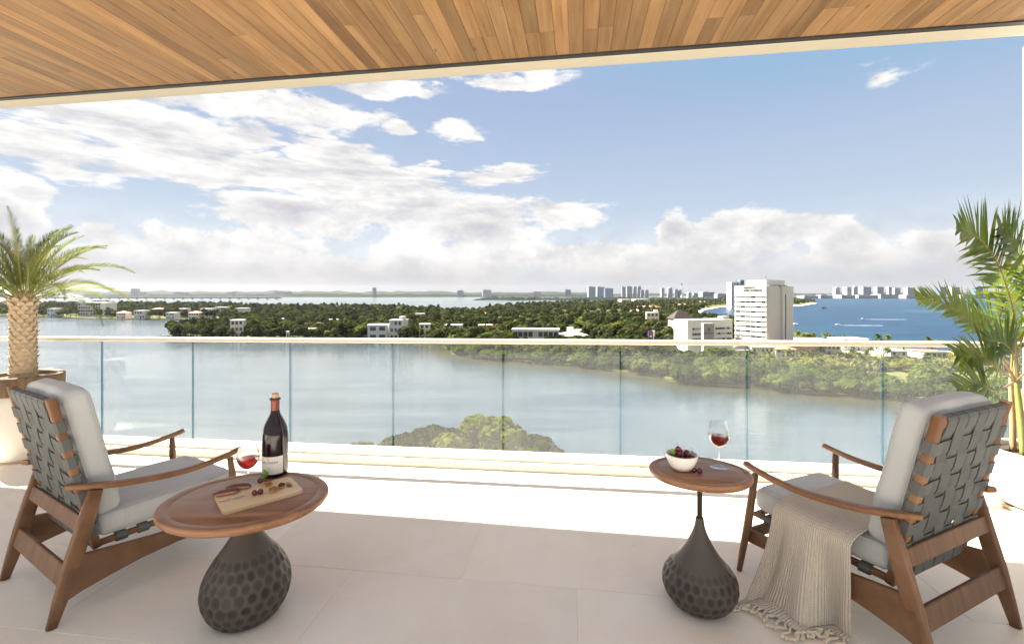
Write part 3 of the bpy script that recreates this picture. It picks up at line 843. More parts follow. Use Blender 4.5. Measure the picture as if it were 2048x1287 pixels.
def blanket(u, v):
    """u across the cloth (0 rear edge, 1 front edge), v along it (0 on the seat, 1 at the fringe)."""
    if v < .34:                                   # lying on the seat
        k = v / .34; x = lerp(.20, -.262, k); y = lerp(lerp(.30, .62, u), lerp(.275, .645, u), k)
        z = .4365 + .004 * math.sin(7 * u + 9 * k) + .010 * math.exp(-((u - .45) / .16) ** 2) * k - .006 * k ** 4
        return Vector((x, y, z + .006))
    k = (v - .34) / .66
    fold = math.exp(-((u - .42) / .13) ** 2)
    yb, xb = lerp(.232, .640, u), lerp(-.395, -.665, u ** 1.15)
    e = min(1, k / .10); x0 = -.262 - .118 * math.sin(e * math.pi / 2); z0 = .437 - .052 * (1 - math.cos(e * math.pi / 2))
    if k <= .10: base = Vector((x0, lerp(.275, .645, u), z0))
    else:
        q = (k - .10) / .90; h = q
        flare = h ** 2.1 * .55 + h * .45
        zz = lerp(.385, .016, min(1, q / .88) ** .93)
        x_ = lerp(-.380, xb, flare); y_ = lerp(lerp(.275, .645, u), yb, h)
        if q > .88: x_ -= (q - .88) * .35; zz = .016
        base = Vector((x_, y_, zz))
    amp = .004 + .030 * min(1, k * 1.4) * (1 - .5 * max(0, k - .85) / .15)
    rip = math.sin(2 * math.pi * 1.9 * u + 1.2 + .5 * k) * .8 + math.sin(2 * math.pi * 4.3 * u + 2.0 - .8 * k) * .25
    base.x -= amp * rip + .075 * fold * k * (1.25 - k) * 2
    base.y += .035 * math.sin(2 * math.pi * 1.6 * u + .4) * k
    if k > .8 and base.z < .02: base.z = .016 + max(0, rip) * .010 * (1 - (k - .8) / .2 * .6)
    return base


m = MB().grid(blanket, 96, 80, uv=True); cl = m.obj('knit_cloth', MAT['knit'], tb)
md = cl.modifiers.new('thickness', 'SOLIDIFY'); md.thickness = .007; md.offset = 1
fr = random.Random(5)
for k in range(24):
    u = (k + .5) / 24; p = blanket(u, 1.0); q = blanket(u, .985); d = (p - q); d.z = 0; d.normalize(); sd_ = Vector((-d.y, d.x, 0))
    L = fr.uniform(.055, .085); w = fr.uniform(-.028, .028); ph = fr.uniform(0, 6)
    pts = [p + d * (L * s) + sd_ * (w * math.sin(s * 3 + ph * .2) * s + .006 * math.sin(9 * s + ph)) + Vector((0, 0, max(.0, .010 * math.sin(s * 4 + ph)))) for s in (0, .2, .4, .6, .8, 1.0)]
    pts = [Vector((a.x, a.y, max(.006, min(a.z, .022)))) for a in pts]
    mm = MB().tube(pts, [.0050, .0056, .0052, .0056, .0060, .0050], 7); e = pts[-1]
    mm.lathe([(0.0005, -.008), (.006, -.006), (.0085, 0), (.006, .006), (.0005, .008)], 8, (e.x, e.y, max(.0085, e.z)))
    mm.obj('fringe_tassel', MAT['fringe_cotton'], tb)

# ---------------------------------------------------------------- tables
def dimpled_base(name, prof, rows, per, zmax, mat_, parent, depth=.0055, rot=0.0):
    """Turned bulb with hammered hollows; prof = list of (r, z) from the floor up."""
    P = arc([(r, 0, z) for r, z in prof], 10); P = [(max(.0005, p.x), p.z) for p in P]
    S = [0]
    for a, b in zip(P, P[1:]): S.append(S[-1] + math.hypot(b[0] - a[0], b[1] - a[1]))
    nt, ns = 252, 130; vs = []; hollow = []
    s_at = lambda s: next((k for k in range(len(S) - 1) if S[k + 1] >= s), len(S) - 2)
    smax = next(S[k] for k in range(len(P)) if P[k][1] >= zmax)
    pitch = smax / rows
    for j in range(ns + 1):
        s = S[-1] * (j / ns) ** 1.15; k = s_at(s); f = (s - S[k]) / max(1e-9, S[k + 1] - S[k]); r = lerp(P[k][0], P[k + 1][0], f); z = lerp(P[k][1], P[k + 1][1], f)
        nr, nz = P[k + 1][1] - P[k][1], -(P[k + 1][0] - P[k][0]); L = math.hypot(nr, nz) or 1; nr /= L; nz /= L
        for i in range(nt):
            th = 2 * math.pi * i / nt; d = 0
            if s < smax + pitch:
                row = s / pitch
                for rr_ in (math.floor(row - .5), math.floor(row + .5)):
                    if rr_ < 0 or rr_ >= rows: continue
                    cs = (rr_ + .5) * pitch; off = .5 if rr_ % 2 else 0; el_ = 1.0 + .5 * (rr_ / rows) ** 2
                    a = (th + rot) / (2 * math.pi) * per - off; da = (a - round(a)) / per * 2 * math.pi * max(r, .05); ds = (s - cs) / el_
                    hsh = math.sin(12.9898 * rr_ + 78.233 * (round(a) % per)) * 43758.5453; hsh -= math.floor(hsh); rad = min(2 * math.pi * max(r, .03) / per, pitch * 1.35) * (.40 + .10 * hsh); q = (da * da + ds * ds) / (rad * rad)
                    fade = min(1, max(0, (rows + .4 - rr_) / 2.5))
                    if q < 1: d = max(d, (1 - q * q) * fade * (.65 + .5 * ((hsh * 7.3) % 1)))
            vs.append(((r - nr * depth * d) * math.cos(th), (r - nr * depth * d) * math.sin(th), max(0, z - nz * depth * d))); hollow.append(d)
    fs = []
    for j in range(ns):
        for i in range(nt):
            l = (i + 1) % nt; fs.append((j * nt + i, j * nt + l, (j + 1) * nt + l, (j + 1) * nt + i))
    o = MB().add(vs, fs, 0, True).obj(name, mat_, parent); at_ = o.data.attributes.new('hollow', 'FLOAT', 'POINT'); at_.data.foreach_set('value', hollow); return o


def table_top(rx, ry, th, parent, rz, z):
    pr_ = [(0.001, 0), (.5, 0), (.845, 0), (.853, -.0022), (.861, -.0022), (.869, 0), (.93, .0005), (.975, 0), (.993, -.004), (1.0, -.010), (1.0, -th * .55), (.985, -th * .75), (.95, -th * .8), (.945, -th), (.5, -th), (.001, -th)]
    o = MB().lathe([(r, z_) for r, z_ in pr_], 96, sx=rx, sy=ry).obj('tabletop', MAT['table_wood'], parent); o.location = (0, 0, z); o.rotation_euler = (0, 0, rz); return o


ct = thing('coffee_table', 'oval wooden coffee table on a bulbous dark dimpled base', 'table', (-1.243, 2.124, 0))
table_top(.362, .306, .040, ct, R(2.7), .55)
dimpled_base('pedestal', [(.001, .001), (.10, .001), (.130, .008), (.162, .045), (.183, .095), (.189, .145), (.178, .20), (.146, .262), (.098, .328), (.057, .392), (.035, .45), (.029, .49), (.032, .514)], 10, 23, .31, MAT['bronze'], ct, .006, .1)
st = thing('side_table', 'small oval side table on a slim rod and dark dimpled bulb base', 'table', (.907, 2.19, 0))
table_top(.235, .190, .034, st, R(-12.5), .65)
dimpled_base('pedestal', [(.001, .001), (.085, .001), (.115, .010), (.150, .045), (.170, .088), (.172, .125), (.156, .168), (.124, .205), (.092, .242), (.062, .290), (.038, .340), (.025, .378), (.0195, .412), (.0185, .418)], 8, 25, .21, MAT['bronze'], st, .006, .05)
MB().lathe([(.0125, .40), (.0125, .622)], 20).obj('rod', MAT['rod_metal'], st)
MB().lathe([(.0126, .4135), (.0185, .4165), (.0188, .421), (.0126, .4225)], 20).obj('collar', MAT['dark_metal'], st)

# ---------------------------------------------------------------- things on the coffee table
TZ = .55
bt = thing('wine_bottle', 'large dark red wine bottle with cream label and cork', 'bottle', (-1.247, 2.385, TZ))
H0 = .425; RB = .062
MB().lathe([(.001, .002), (.045, .002), (.057, .003), (.061, .010), (RB, .02), (RB, .19), (.0615, .215), (.057, .243), (.047, .273), (.034, .300), (.0255, .318), (.0215, .330), (.0205, .345)], 40).obj('body', MAT['bottle_glass'], bt)
MB().lathe([(.0209, .322), (.0209, .385), (.0207, .392)], 32).obj('foil_neck', MAT['foil'], bt)
MB().lathe([(.0207, .391), (.026, .3925), (.027, .397), (.026, .4015), (.0205, .403), (.015, .4035), (.0005, .4035)], 28).obj('lip', MAT['dark_metal'], bt)
MB().lathe([(.0165, .402), (.0165, .424), (.0155, .4265), (.0005, .427)], 24).obj('cork', MAT['cork'], bt)
LA, LH = -R(94), R(112)      # the label's middle faces the viewer's left
lab = MB().lathe([(RB + .0006, .022), (RB + .0006, .112)], 28, a0=LA - LH / 2 - .25, a1=LA + LH / 2 + .2).obj('paper_label', MAT['label_paper'], bt)


def wrap_text(s, size, z, mat_, name='lettering', parent=None, squash=1.0, da=0.0):
    me = text_mesh(s, size); n = len(me.vertices); c = np.empty(n * 3, np.float32); me.vertices.foreach_get('co', c); c = c.reshape(-1, 3)
    a = LA + da + c[:, 0] * squash / RB; r = RB + .0011; out = np.stack([np.cos(a) * r, np.sin(a) * r, z + c[:, 1]], 1).astype(np.float32)
    me.vertices.foreach_set('co', out.ravel()); me.materials.clear(); me.materials.append(mat_); me.update()
    return put(name, me, parent)


wrap_text('BOHLMANN', .0165, .082, MAT['ink'], parent=lab, squash=1.0)
wrap_text('-- --- - ----', .0075, .0705, MAT['ink_grey'], parent=lab, squash=1.1)
wrap_text('-------  -------', .0075, .053, MAT['ink_grey'], parent=lab)
MB().lathe([(RB + .0011, .0955), (RB + .0011, .1025)], 3, a0=LA - .05, a1=LA + .06).obj('emblem', MAT['ink_gold'], lab)


def wine_glass(label, loc, hgt, rb, stem, fill):
    t = thing('wine_glass', label, 'glass', loc, 0, 'two glasses of red wine')
    hb = hgt - stem; bowl = [(.0035, stem - .002), (rb * .30, stem + hb * .03), (rb * .62, stem + hb * .12), (rb * .88, stem + hb * .28), (rb, stem + hb * .45), (rb * .965, stem + hb * .66), (rb * .86, stem + hb * .85), (rb * .76, hgt)]
    P = [(p.x, p.z) for p in arc([(r, 0, z) for r, z in bowl], 4)]
    inner = [(max(.001, r - .0013), z + .0012) for r, z in P[::-1]][:-1]
    MB().lathe(P + inner, 40).obj('bowl', MAT['crystal'], t)
    MB().lathe([(.0038, stem), (.0030, stem * .8), (.0028, stem * .4), (.0040, .012), (.010, .0045)], 16).obj('stem', MAT['crystal'], t)
    MB().lathe([(.010, .0046), (rb * .55, .0022), (rb * .85, .0012), (rb * .86, .0004), (.001, .0003)], 36).obj('foot', MAT['crystal'], t)
    zf = stem + hb * fill; W_ = [(max(.001, r - .0017), z + .0014) for r, z in P if z < zf]
    MB().lathe([(.0008, W_[0][1])] + W_ + [(W_[-1][0], zf), (.0008, zf)], 40).obj('wine', MAT['wine'], t)
    return t


wine_glass('glass of red wine between the bottle and the cutting board', (-1.300, 2.232, TZ), .205, .050, .088, .45)
MB_ang = math.atan2(2.1716 - 1.9459, -.978 + 1.2049)
bo = thing('cutting_board', 'pale wooden serving board with a slot handle on the coffee table', 'board', (-1.19, 2.134, TZ), R(42))


def board_mesh():
    hx, hy, r, th = .166, .112, .024, .016; out = []; n = 6
    for cx_, cy_, a0 in ((hx - r, hy - r, 0), (-hx + r, hy - r, 90), (-hx + r, -hy + r, 180), (hx - r, -hy + r, 270)):
        for k in range(n + 1): a = R(a0 + 90 * k / n); out.append((cx_ + r * math.cos(a), cy_ + r * math.sin(a)))
    sl_ = []
    for cy_, a0 in ((.026, 0), (-.026, 180)):
        for k in range(2 * n + 1): a = R(a0 + 180 * k / (2 * n)); sl_.append((.128 + .0125 * math.cos(a), cy_ + .0125 * math.sin(a)))
    m = MB(); b = .003
    tri = tessellate_polygon([[Vector((x, y, 0)) for x, y in [(q[0] * (1 - b / hx), q[1] * (1 - b / hy)) for q in out]], [Vector((x, y, 0)) for x, y in sl_]])
    top = [(q[0] * (1 - b / hx), q[1] * (1 - b / hy)) for q in out] + sl_
    vs = [(x, y, th) for x, y in top]; fs = []
    for t in tri:
        a, c, d = (Vector((*top[i], 0)) for i in t); fs.append(tuple(t) if (c - a).cross(d - a).z > 0 else tuple(t)[::-1])
    m.add(vs, fs); N_ = len(out)
    vs = [(x, y, th) for x, y in top[:N_]] + [(x, y, th - b) for x, y in out] + [(x, y, 0) for x, y in out]
    fs = [(k + l * N_, (k + 1) % N_ + l * N_, (k + 1) % N_ + (l + 1) * N_, k + (l + 1) * N_)[::-1] for l in range(2) for k in range(N_)]
    m.add(vs, fs); q = len(sl_); vs = [(x, y, th) for x, y in sl_] + [(x, y, .001) for x, y in sl_]
    m.add(vs, [(k, (k + 1) % q, (k + 1) % q + q, k + q) for k in range(q)]); return m


board_mesh().obj('plank', MAT['board_wood'], bo)
BZ = TZ + .016


def lump(rx, ry, rz_, seed, n=14, k=.16, flat=0.0):
    rg = random.Random(seed); ph = [rg.uniform(0, 6.28) for _ in range(6)]; m = MB()
    def f(u, v):
        th = 2 * math.pi * u; fi = math.pi * (v - .5); d = Vector((math.cos(fi) * math.cos(th), math.cos(fi) * math.sin(th), math.sin(fi)))
        q = 1 + k * (math.sin(3 * d.x + 2 * d.y + ph[0]) + math.sin(4 * d.y - 3 * d.z + ph[1]) * .7 + math.sin(6 * d.z + 5 * d.x + ph[2]) * .5) * math.cos(fi) ** .5
        return Vector((d.x * rx * q, d.y * ry * q, max(-rz_ * (1 - flat), d.z * rz_ * q)))
    return m.grid(f, n, n)


def onboard(px, py, z): p = unp(px, py, z); return p


for i, (px, py, L, wd_, a, lb) in enumerate([(453, 987, .052, .024, 28, 'slice of dark cured meat at the board\'s left end'), (477, 976, .060, .024, 20, 'slice of dark cured meat behind the first slice on the board')]):
    p = onboard(px, py, BZ); t = thing('meat_slice', lb, 'meat', (p.x, p.y, BZ), R(a), 'cured meat slices on the board')
    o = lump(L, wd_, .012, 20 + i, 18, .10, .15).obj('lean_meat', MAT['meat'], t); o.location = (0, 0, .0105)
    o = lump(L * .9, wd_ * .25, .007, 30 + i, 12, .1).obj('fat_edge', MAT['meat_fat'], t); o.location = (0, -wd_ * .86, .008)
fk = thing('fruit_fork', 'small fork with wooden handle lying on the serving board', 'fork', onboard(458, 999, BZ), R(30))
MB().sweep([(-.038, 0, .005), (-.02, 0, .0055), (.0, 0, .005)], [.008, .010, .0075], [.007, .008, .006], wd=(0, 1, 0)).obj('handle', MAT['board_wood'], fk)
MB().tube([(0, 0, .005), (.018, 0, .004), (.03, 0, .004)], [.002, .0018, .003], 8).obj('neck', MAT['steel'], fk)
for k in (-1, 0, 1): MB().tube([(.029, 0, .004), (.036, k * .004, .0045), (.060, k * .0048, .0035)], [.0014, .0013, .0008], 6).obj('tine', MAT['steel'], fk)


def cherry(loc, label, r, seed, group, stemmed=False, mt='cherry_skin', name='cherry', cat='cherry'):
    t = thing(name, label, cat, loc, rnd.uniform(0, 6), group)
    prf = [(.0004, r * .80), (r * .14, r * .84), (r * .40, r * .93), (r * .76, r * .64), (r, .0), (r * .80, -r * .62), (r * .38, -r * .93), (.0004, -r)]
    P = [(max(.0003, p.x), p.z) for p in arc([(a, 0, z) for a, z in prf], 3)]
    o = MB().lathe(P, 18).obj('flesh', MAT[mt], t); o.location = (0, 0, r)
    if stemmed:
        rg = random.Random(seed); a = rg.uniform(0, 6.28); MB().tube([(0, 0, r * 1.8), (.006 * math.cos(a), .006 * math.sin(a), r * 2.6), (.018 * math.cos(a), .018 * math.sin(a), r * 3.6)], [.0009, .0007, .0010], 6).obj('stem', MAT['stem_green'], t)
    return t


for px, py, lb in ((520, 965.5, 'dark grape at the board\'s rear edge, alone'), (509, 990, 'dark grape at the front of the board, left one of a pair'), (521, 987.5, 'dark grape at the front of the board, right one of a pair')):
    p = onboard(px, py, BZ); cherry((p.x, p.y, BZ), lb, .0125, 1, 'dark grapes on the board', mt='cherry_skin', name='grape', cat='grape')
for i, (px, py, kind, lb) in enumerate([(537, 971, 'nut', 'walnut tartlet nearest the bottle on the serving board'), (546, 983, 'nut', 'walnut tartlet at the front of the serving board'), (563, 975, 'berry', 'dark berry tartlet beside the board\'s slot handle')]):
    p = onboard(px, py, BZ); t = thing('tartlet', lb, 'tartlet', (p.x, p.y, BZ), i, 'small tartlets on the board')
    MB().lathe([(.001, 0), (.013, 0), (.021, .013), (.0225, .0135), (.019, .010), (.001, .008)], 22).obj('shell', MAT['pastry'], t)
    for k in range(4 if kind == 'nut' else 7):
        a = k * (1.57 if kind == 'nut' else .9) + i; rr_ = .008 if kind == 'nut' else (.009 if k else 0)
        o = lump(.0095 if kind == 'nut' else .006, .0075 if kind == 'nut' else .006, .007, 40 + i * 9 + k, 12, .22 if kind == 'nut' else .05).obj('walnut' if kind == 'nut' else 'berry', MAT[kind if kind == 'nut' else 'berry'], t); o.location = (rr_ * math.cos(a), rr_ * math.sin(a), .014 + .003 * (k % 2))


def leaf(L, Wd, curl, mat_, name, parent):
    def f(u, v):
        x = L * v; w = Wd * math.sin(math.pi * min(1, v * .96 + .04)) ** .8 * (1 - .25 * v); yy = (u - .5) * 2 * w
        return Vector((x, yy, curl * math.sin(v * 2.2) * L * .45 + abs(u - .5) * .35 * w))
    return MB().grid(f, 6, 10).obj(name, mat_, parent)


p = onboard(531, 957, BZ); sp = thing('mint_sprig', 'bright green mint leaves leaning against the wine bottle', 'herb', (p.x, p.y, BZ + .001), 0)
for k, (a, tl, L) in enumerate(((150, -62, .042), (60, -45, .030), (200, -12, .030), (330, -15, .024))):
    o = leaf(L, L * .36, .5, MAT['mint'], 'leaf', sp); o.rotation_euler = (0, R(tl), R(a)); o.location = (0, 0, .004)
MB().tube([(0, 0, 0), (.002, .001, .006), (.001, .003, .012)], .001, 6).obj('stem', MAT['stem_green'], sp)

# ---------------------------------------------------------------- things on the side table
SZ = .65
bw = thing('fruit_bowl', 'white bowl full of red cherries on the small side table', 'bowl', (.822, 2.195, SZ), 0)
P = [(p.x, p.z) for p in arc([(.001, 0, 0), (.034, 0, .0005), (.048, 0, .010), (.061, 0, .030), (.071, 0, .054), (.0745, 0, .074)], 4)]
P = [(max(.001, r), z) for r, z in P] + [(.0730, .0755)] + [(max(.001, r - .0045), z + .0035) for r, z in [(p.x, p.z) for p in arc([(.0745, 0, .074), (.066, 0, .042), (.048, 0, .016), (.020, 0, .006), (.001, 0, .005)], 4)]]
MB().lathe(P, 48).obj('shell', MAT['ceramic'], bw)
cr = random.Random(11)
lay = [(.0, 0, .064)] + [(.028 * math.cos(a), .028 * math.sin(a), .058) for a in [k * 1.047 for k in range(6)]] + [(.048 * math.cos(a), .048 * math.sin(a), .060) for a in [.3 + k * .628 for k in range(10)]] + [(.025 * math.cos(a), .025 * math.sin(a), .080) for a in [.5 + k * 1.257 for k in range(5)]] + [(-.012, .004, .096)]
for k, (a, b, c) in enumerate(lay):
    lb = 'red cherry heaped in the white bowl' if k < len(lay) - 1 else 'red cherry topmost of the heap in the bowl'
    o = cherry((.822 + a + cr.uniform(-.003, .003), 2.195 + b + cr.uniform(-.003, .003), SZ + c - .012), lb, .0125 + cr.uniform(-.001, .0012), k, 'cherries heaped in the bowl', k % 2 == 0)
    o.rotation_euler = (cr.uniform(-.5, .5), cr.uniform(-.5, .5), cr.uniform(0, 6))
for px, py, lb in ((1388, 944, 'loose cherry beside the bowl, the left of two'), (1399, 946, 'loose cherry beside the bowl, the right of two')):
    p = unp(px, py, SZ); cherry((p.x, p.y, SZ), lb, .0125, 50, 'loose cherries on the side table', px > 1390)
sp = thing('leaf_sprig', 'green leafy sprig tucked in the cherry bowl', 'leaves', (.775, 2.18, SZ + .068), 0)
for k, (a, tl, L) in enumerate(((110, -70, .036), (200, -55, .030), (60, -50, .026), (250, -60, .022))):
    o = leaf(L, L * .38, .4, MAT['mint'], 'leaf', sp); o.rotation_euler = (0, R(tl), R(a))
sp = thing('leaf_sprig', 'slim curved leaf rising at the bowl\'s right rim', 'leaves', (.872, 2.20, SZ + .07), 0)
for k, (a, tl, L) in enumerate(((150, -72, .034), (20, -40, .020))):
    o = leaf(L, L * .2, .7, MAT['mint'], 'leaf', sp); o.rotation_euler = (0, R(tl), R(a))
wine_glass('glass of red wine beside the bowl of cherries', (1.016, 2.225, SZ), .222, .050, .100, .42)

# ---------------------------------------------------------------- potted palms
def frond_mesh(name, path, pairs, ll, lw, ang, droop, up, mats, r0=.006, seed=0, t0=.12, fold=.35, side=(1, 1)):
    """Feather leaf: midrib along path, pairs of narrow leaflets; returns one mesh (rachis + leaflets)."""
    rg = random.Random(seed); P = arc(path, 8); n = len(P); m = MB()
    m.tube(P, [r0 * (1 - .85 * i / (n - 1)) for i in range(n)], 6, 1)
    for k in range(pairs):
        t = t0 + (1 - t0) * (k + .5) / pairs; f = t * (n - 1); i = min(n - 2, int(f)); p = P[i].lerp(P[i + 1], f - i); T = (P[i + 1] - P[i]).normalized()
        S = T.cross(Vector(up)).normalized(); Nn = S.cross(T).normalized()
        env = math.sin(math.pi * min(1, (t - t0) / (1 - t0) * .86 + .14)) ** .6
        for s in (-1, 1):
            if rg.random() > side[0 if s < 0 else 1]: continue
            L = ll * env * rg.uniform(.82, 1.12); a = R(ang + rg.uniform(-9, 9)) * (1 - .35 * t)
            d = (T * math.cos(a) + S * (s * math.sin(a)) + Nn * (fold + rg.uniform(-.12, .12))).normalized()
            w = (T - d * T.dot(d)); w = w.normalized() * (lw * rg.uniform(.8, 1.15)); q = p.copy(); vs = []
            segs = 4
            for j in range(segs + 1):
                u = j / segs; wd_ = (.55 + .9 * u if u < .35 else (.865 if u < .4 else (1 - u) ** .75 * 1.2)) * .5
                vs += [q + w * wd_, q - w * wd_ * .98]; dd = d + Vector((0, 0, -droop * u * u)); q = q + dd.normalized() * (L / segs)
            m.add(vs, [(2 * j, 2 * j + 1, 2 * j + 3, 2 * j + 2) for j in range(segs)], 0, True)
    return m.mesh(name, mats)


# left: pygmy date palm in a cream planter
LP = Vector((-4.465, 4.14, 0))
pt = thing('planter', 'cream planter with weathered wooden rim under the date palm', 'planter', LP)
MB().lathe([(.001, .012), (.150, .012), (.165, .02), (.20, .10), (.235, .30), (.255, .52), (.262, .60), (.255, .605), (.001, .605)], 40).obj('pot_body', MAT['pot_white'], pt)
MB().lathe([(.262, .600), (.274, .602), (.276, .62), (.276, .760), (.268, .766), (.245, .765), (.240, .745), (.240, .70)], 40).obj('rim', MAT['pot_wood'], pt)
MB().lathe([(.001, .0), (.158, .0), (.168, .004), (.168, .014), (.155, .016)], 36).obj('saucer', MAT['pot_saucer'], pt)
MB().lathe([(.001, .742), (.10, .742), (.241, .735)], 30).obj('soil', MAT['soil'], pt)
dp = thing('date_palm', 'stout date palm with scaly trunk and arching fronds in the left planter', 'palm', LP + Vector((0, 0, .735)))
TH = .70
MB().lathe([(.095, .0), (.090, .08), (.085, .35), (.083, TH - .06), (.092, TH), (.07, TH + .06), (.02, TH + .10)], 24).obj('trunk', MAT['date_trunk'], dp)
m = MB(); rg = random.Random(4)
for row in range(19):
    z = .012 + row * TH / 18.5; rr_ = .088 + (.010 if row > 16 else 0); cnt = 10
    for k in range(cnt):
        a = 2 * math.pi * (k + (.5 if row % 2 else 0)) / cnt + rg.uniform(-.07, .07); rad = Vector((math.cos(a), math.sin(a), 0)); tg = Vector((-math.sin(a), math.cos(a), 0)); w = .029 * rg.uniform(.85, 1.1); h = .032; o_ = rg.uniform(.010, .022) * (1.7 if row > 16 else 1)
        c = rad * (rr_ - .006) + Vector((0, 0, z)); up = Vector((0, 0, 1))
        vs = [c - tg * w, c + tg * w, c + tg * w * .75 + up * h * .9 + rad * o_ * .7, c + up * h * 1.25 + rad * o_ * 1.25, c - tg * w * .75 + up * h * .9 + rad * o_ * .7, c + up * h * 1.0 - rad * .012]
        m.add(vs, [(0, 1, 2, 3, 4), (1, 5, 2), (2, 5, 3), (3, 5, 4), (4, 5, 0)])
stuff(m.obj('leaf_bases', MAT['date_trunk'], dp))
rg = random.Random(21); fm = []
DL = [MAT['date_leaf'], MAT['rachis']]
for v_ in range(9):
    L = .80 + .045 * v_ - (.25 if v_ > 6 else 0); bend = (.55, .9, .7, 1.1, .8, 1.25, .6, .3, 1.0)[v_]; pth = []; p = Vector((0, 0, 0)); e = 0.0
    for k in range(8):
        pth.append(p.copy()); p = p + Vector((math.cos(e), 0, math.sin(e))) * (L / 7); e -= bend * (.08 + .24 * (k / 7))
    fm.append(frond_mesh('frond', pth, 52, .120, .0080, 38, .25, (0, 0, 1), DL, .0065, v_, .14, .55))
GA = 2.39996
for k in range(58):
    f = k / 57; elev = R(89 - 78 * f ** 1.25 + rg.uniform(-6, 6)); azm = k * GA + rg.uniform(-.2, .2)
    o = put('frond', fm[rg.randrange(6) if f > .2 else 6 + rg.randrange(3)], dp); o.location = (.045 * math.cos(azm), .045 * math.sin(azm), TH + .055 - .05 * f)
    o.rotation_mode = 'QUATERNION'; o.rotation_quaternion = Quaternion((0, 0, 1), azm) @ Quaternion((0, 1, 0), -elev) @ Quaternion((1, 0, 0), rg.uniform(-.5, .5)); s_ = rg.uniform(.64, .90) * (.9 if f < .12 else 1); o.scale = (s_, s_, s_)

# right: clumping palm in a white bowl pot
RP = Vector((3.72, 3.15, 0))
pt = thing('planter', 'round white bowl planter behind the right lounge chair', 'planter', RP)
MB().lathe([(.001, .022), (.20, .022), (.25, .035), (.295, .10), (.318, .20), (.318, .30), (.300, .39), (.292, .405), (.280, .405), (.275, .38), (.275, .36)], 48).obj('pot_body', MAT['pot_white'], pt)
MB().lathe([(.001, .0), (.255, .0), (.272, .006), (.276, .022), (.262, .026), (.24, .022)], 40).obj('saucer', MAT['pot_saucer'], pt)
MB().lathe([(.001, .368), (.12, .372), (.276, .362)], 30).obj('soil', MAT['soil'], pt)
kp = thing('areca_palm', 'clumping green palm with broad feather fronds at the right edge', 'palm', RP + Vector((0, 0, .365)))
O = kp.location
PL_ = [MAT['palm_leaf'], MAT['rachis_brown']]
rg = random.Random(8)
tops = []
for k in range(9):
    a = k * 2.4; r_ = .03 + .012 * k; b = Vector((r_ * math.cos(a) - .10, r_ * math.sin(a), 0)); lean = Vector((rg.uniform(-.10, .06) + (-.05 if k < 5 else .08), rg.uniform(-.10, .10), 1)); h = rg.uniform(.42, .75)
    p = [b, b + lean * h * .5 + Vector((rg.uniform(-.01, .01), 0, 0)), b + lean * h]; tops.append(p[-1])
    MB().tube(arc(p, 4), [.019, .0185, .018, .0175, .017, .016, .0145, .012, .010], 9).obj('cane', MAT['cane_brown' if k % 3 == 0 else 'cane_green'], kp)
F = [  # midribs: photo pixels with the distance each point lies at; leaflet pairs, length, width, angle, droop, bare stalk
    ([(2040, 850, 3.10), (2040, 740, 3.10), (2030, 650, 3.08), (2012, 570, 3.04), (1985, 508, 2.98), (1950, 470, 2.92), (1915, 452, 2.86)], 46, .36, .027, 62, .22, .16),
    ([(2030, 850, 3.05), (2012, 740, 3.0), (1985, 688, 2.93), (1945, 645, 2.86), (1900, 612, 2.80), (1832, 590, 2.74)], 36, .22, .022, 44, .10, .30),
    ([(2038, 860, 2.95), (2020, 790, 2.86), (2000, 740, 2.79), (1965, 712, 2.72), (1915, 712, 2.66)], 34, .30, .020, 40, .30, .28),
    ([(2040, 870, 2.90), (2018, 815, 2.78), (1990, 780, 2.68), (1955, 765, 2.60), (1915, 775, 2.52)], 28, .24, .018, 46, .40, .28),
    ([(2048, 850, 3.2), (2056, 720, 3.2), (2058, 620, 3.16), (2048, 540, 3.1), (2022, 480, 3.0), (1998, 455, 2.95)], 40, .32, .027, 58, .15, .2),
    ([(2046, 850, 3.25), (2040, 760, 3.28), (2022, 690, 3.28), (1990, 640, 3.24), (1945, 622, 3.18)], 32, .34, .024, 58, .35, .25),
    ([(2050, 850, 2.9), (2042, 780, 2.75), (2030, 720, 2.6), (2010, 688, 2.5), (1975, 680, 2.42)], 28, .26, .020, 48, .30, .3),
    ([(2055, 860, 3.2), (2085, 720, 3.25), (2130, 620, 3.2), (2190, 570, 3.15), (2260, 560, 3.1)], 30, .34, .024, 56, .25, .3),
    ([(2055, 860, 3.0), (2090, 740, 2.9), (2140, 670, 2.8), (2210, 640, 2.7), (2290, 660, 2.6)], 30, .34, .024, 56, .25, .3)]
for i, (pp, n_, ll, lw, an, dr, t0_) in enumerate(F):
    pth = [at(a, b, c) - O for a, b, c in pp]; c0 = min(tops, key=lambda q: (q - pth[1]).length); pth[0] = c0 - Vector((0, 0, .02))
    pth = [pth[0]] + [q for q in pth[2:] if q.z > c0.z - .2]
    put('frond', frond_mesh('frond', pth, n_, ll, lw, an, dr, (0, -.97, .22), PL_, .0075, 60 + i, t0_, .10), kp)

# ---------------------------------------------------------------- water and land
GZ = WZ + .8                                   # ground level of the low land


def gp(x, y, z=WZ): p = unp(x, y, z); return (p.x, p.y)
def dist(y): return FPX * (EYE - GZ) / (y - HY)


def xsheet(name, pts, z, mat_):
    m = MB(); tri = tessellate_polygon([[Vector((p[0], p[1], 0)) for p in pts]]); fs = []
    for t in tri:
        a, b, c = (Vector((pts[i][0], pts[i][1], 0)) for i in t); fs.append(tuple(t) if (b - a).cross(c - a).z > 0 else tuple(t)[::-1])
    return m.add([(p[0], p[1], z) for p in pts], fs).obj(name, mat_)


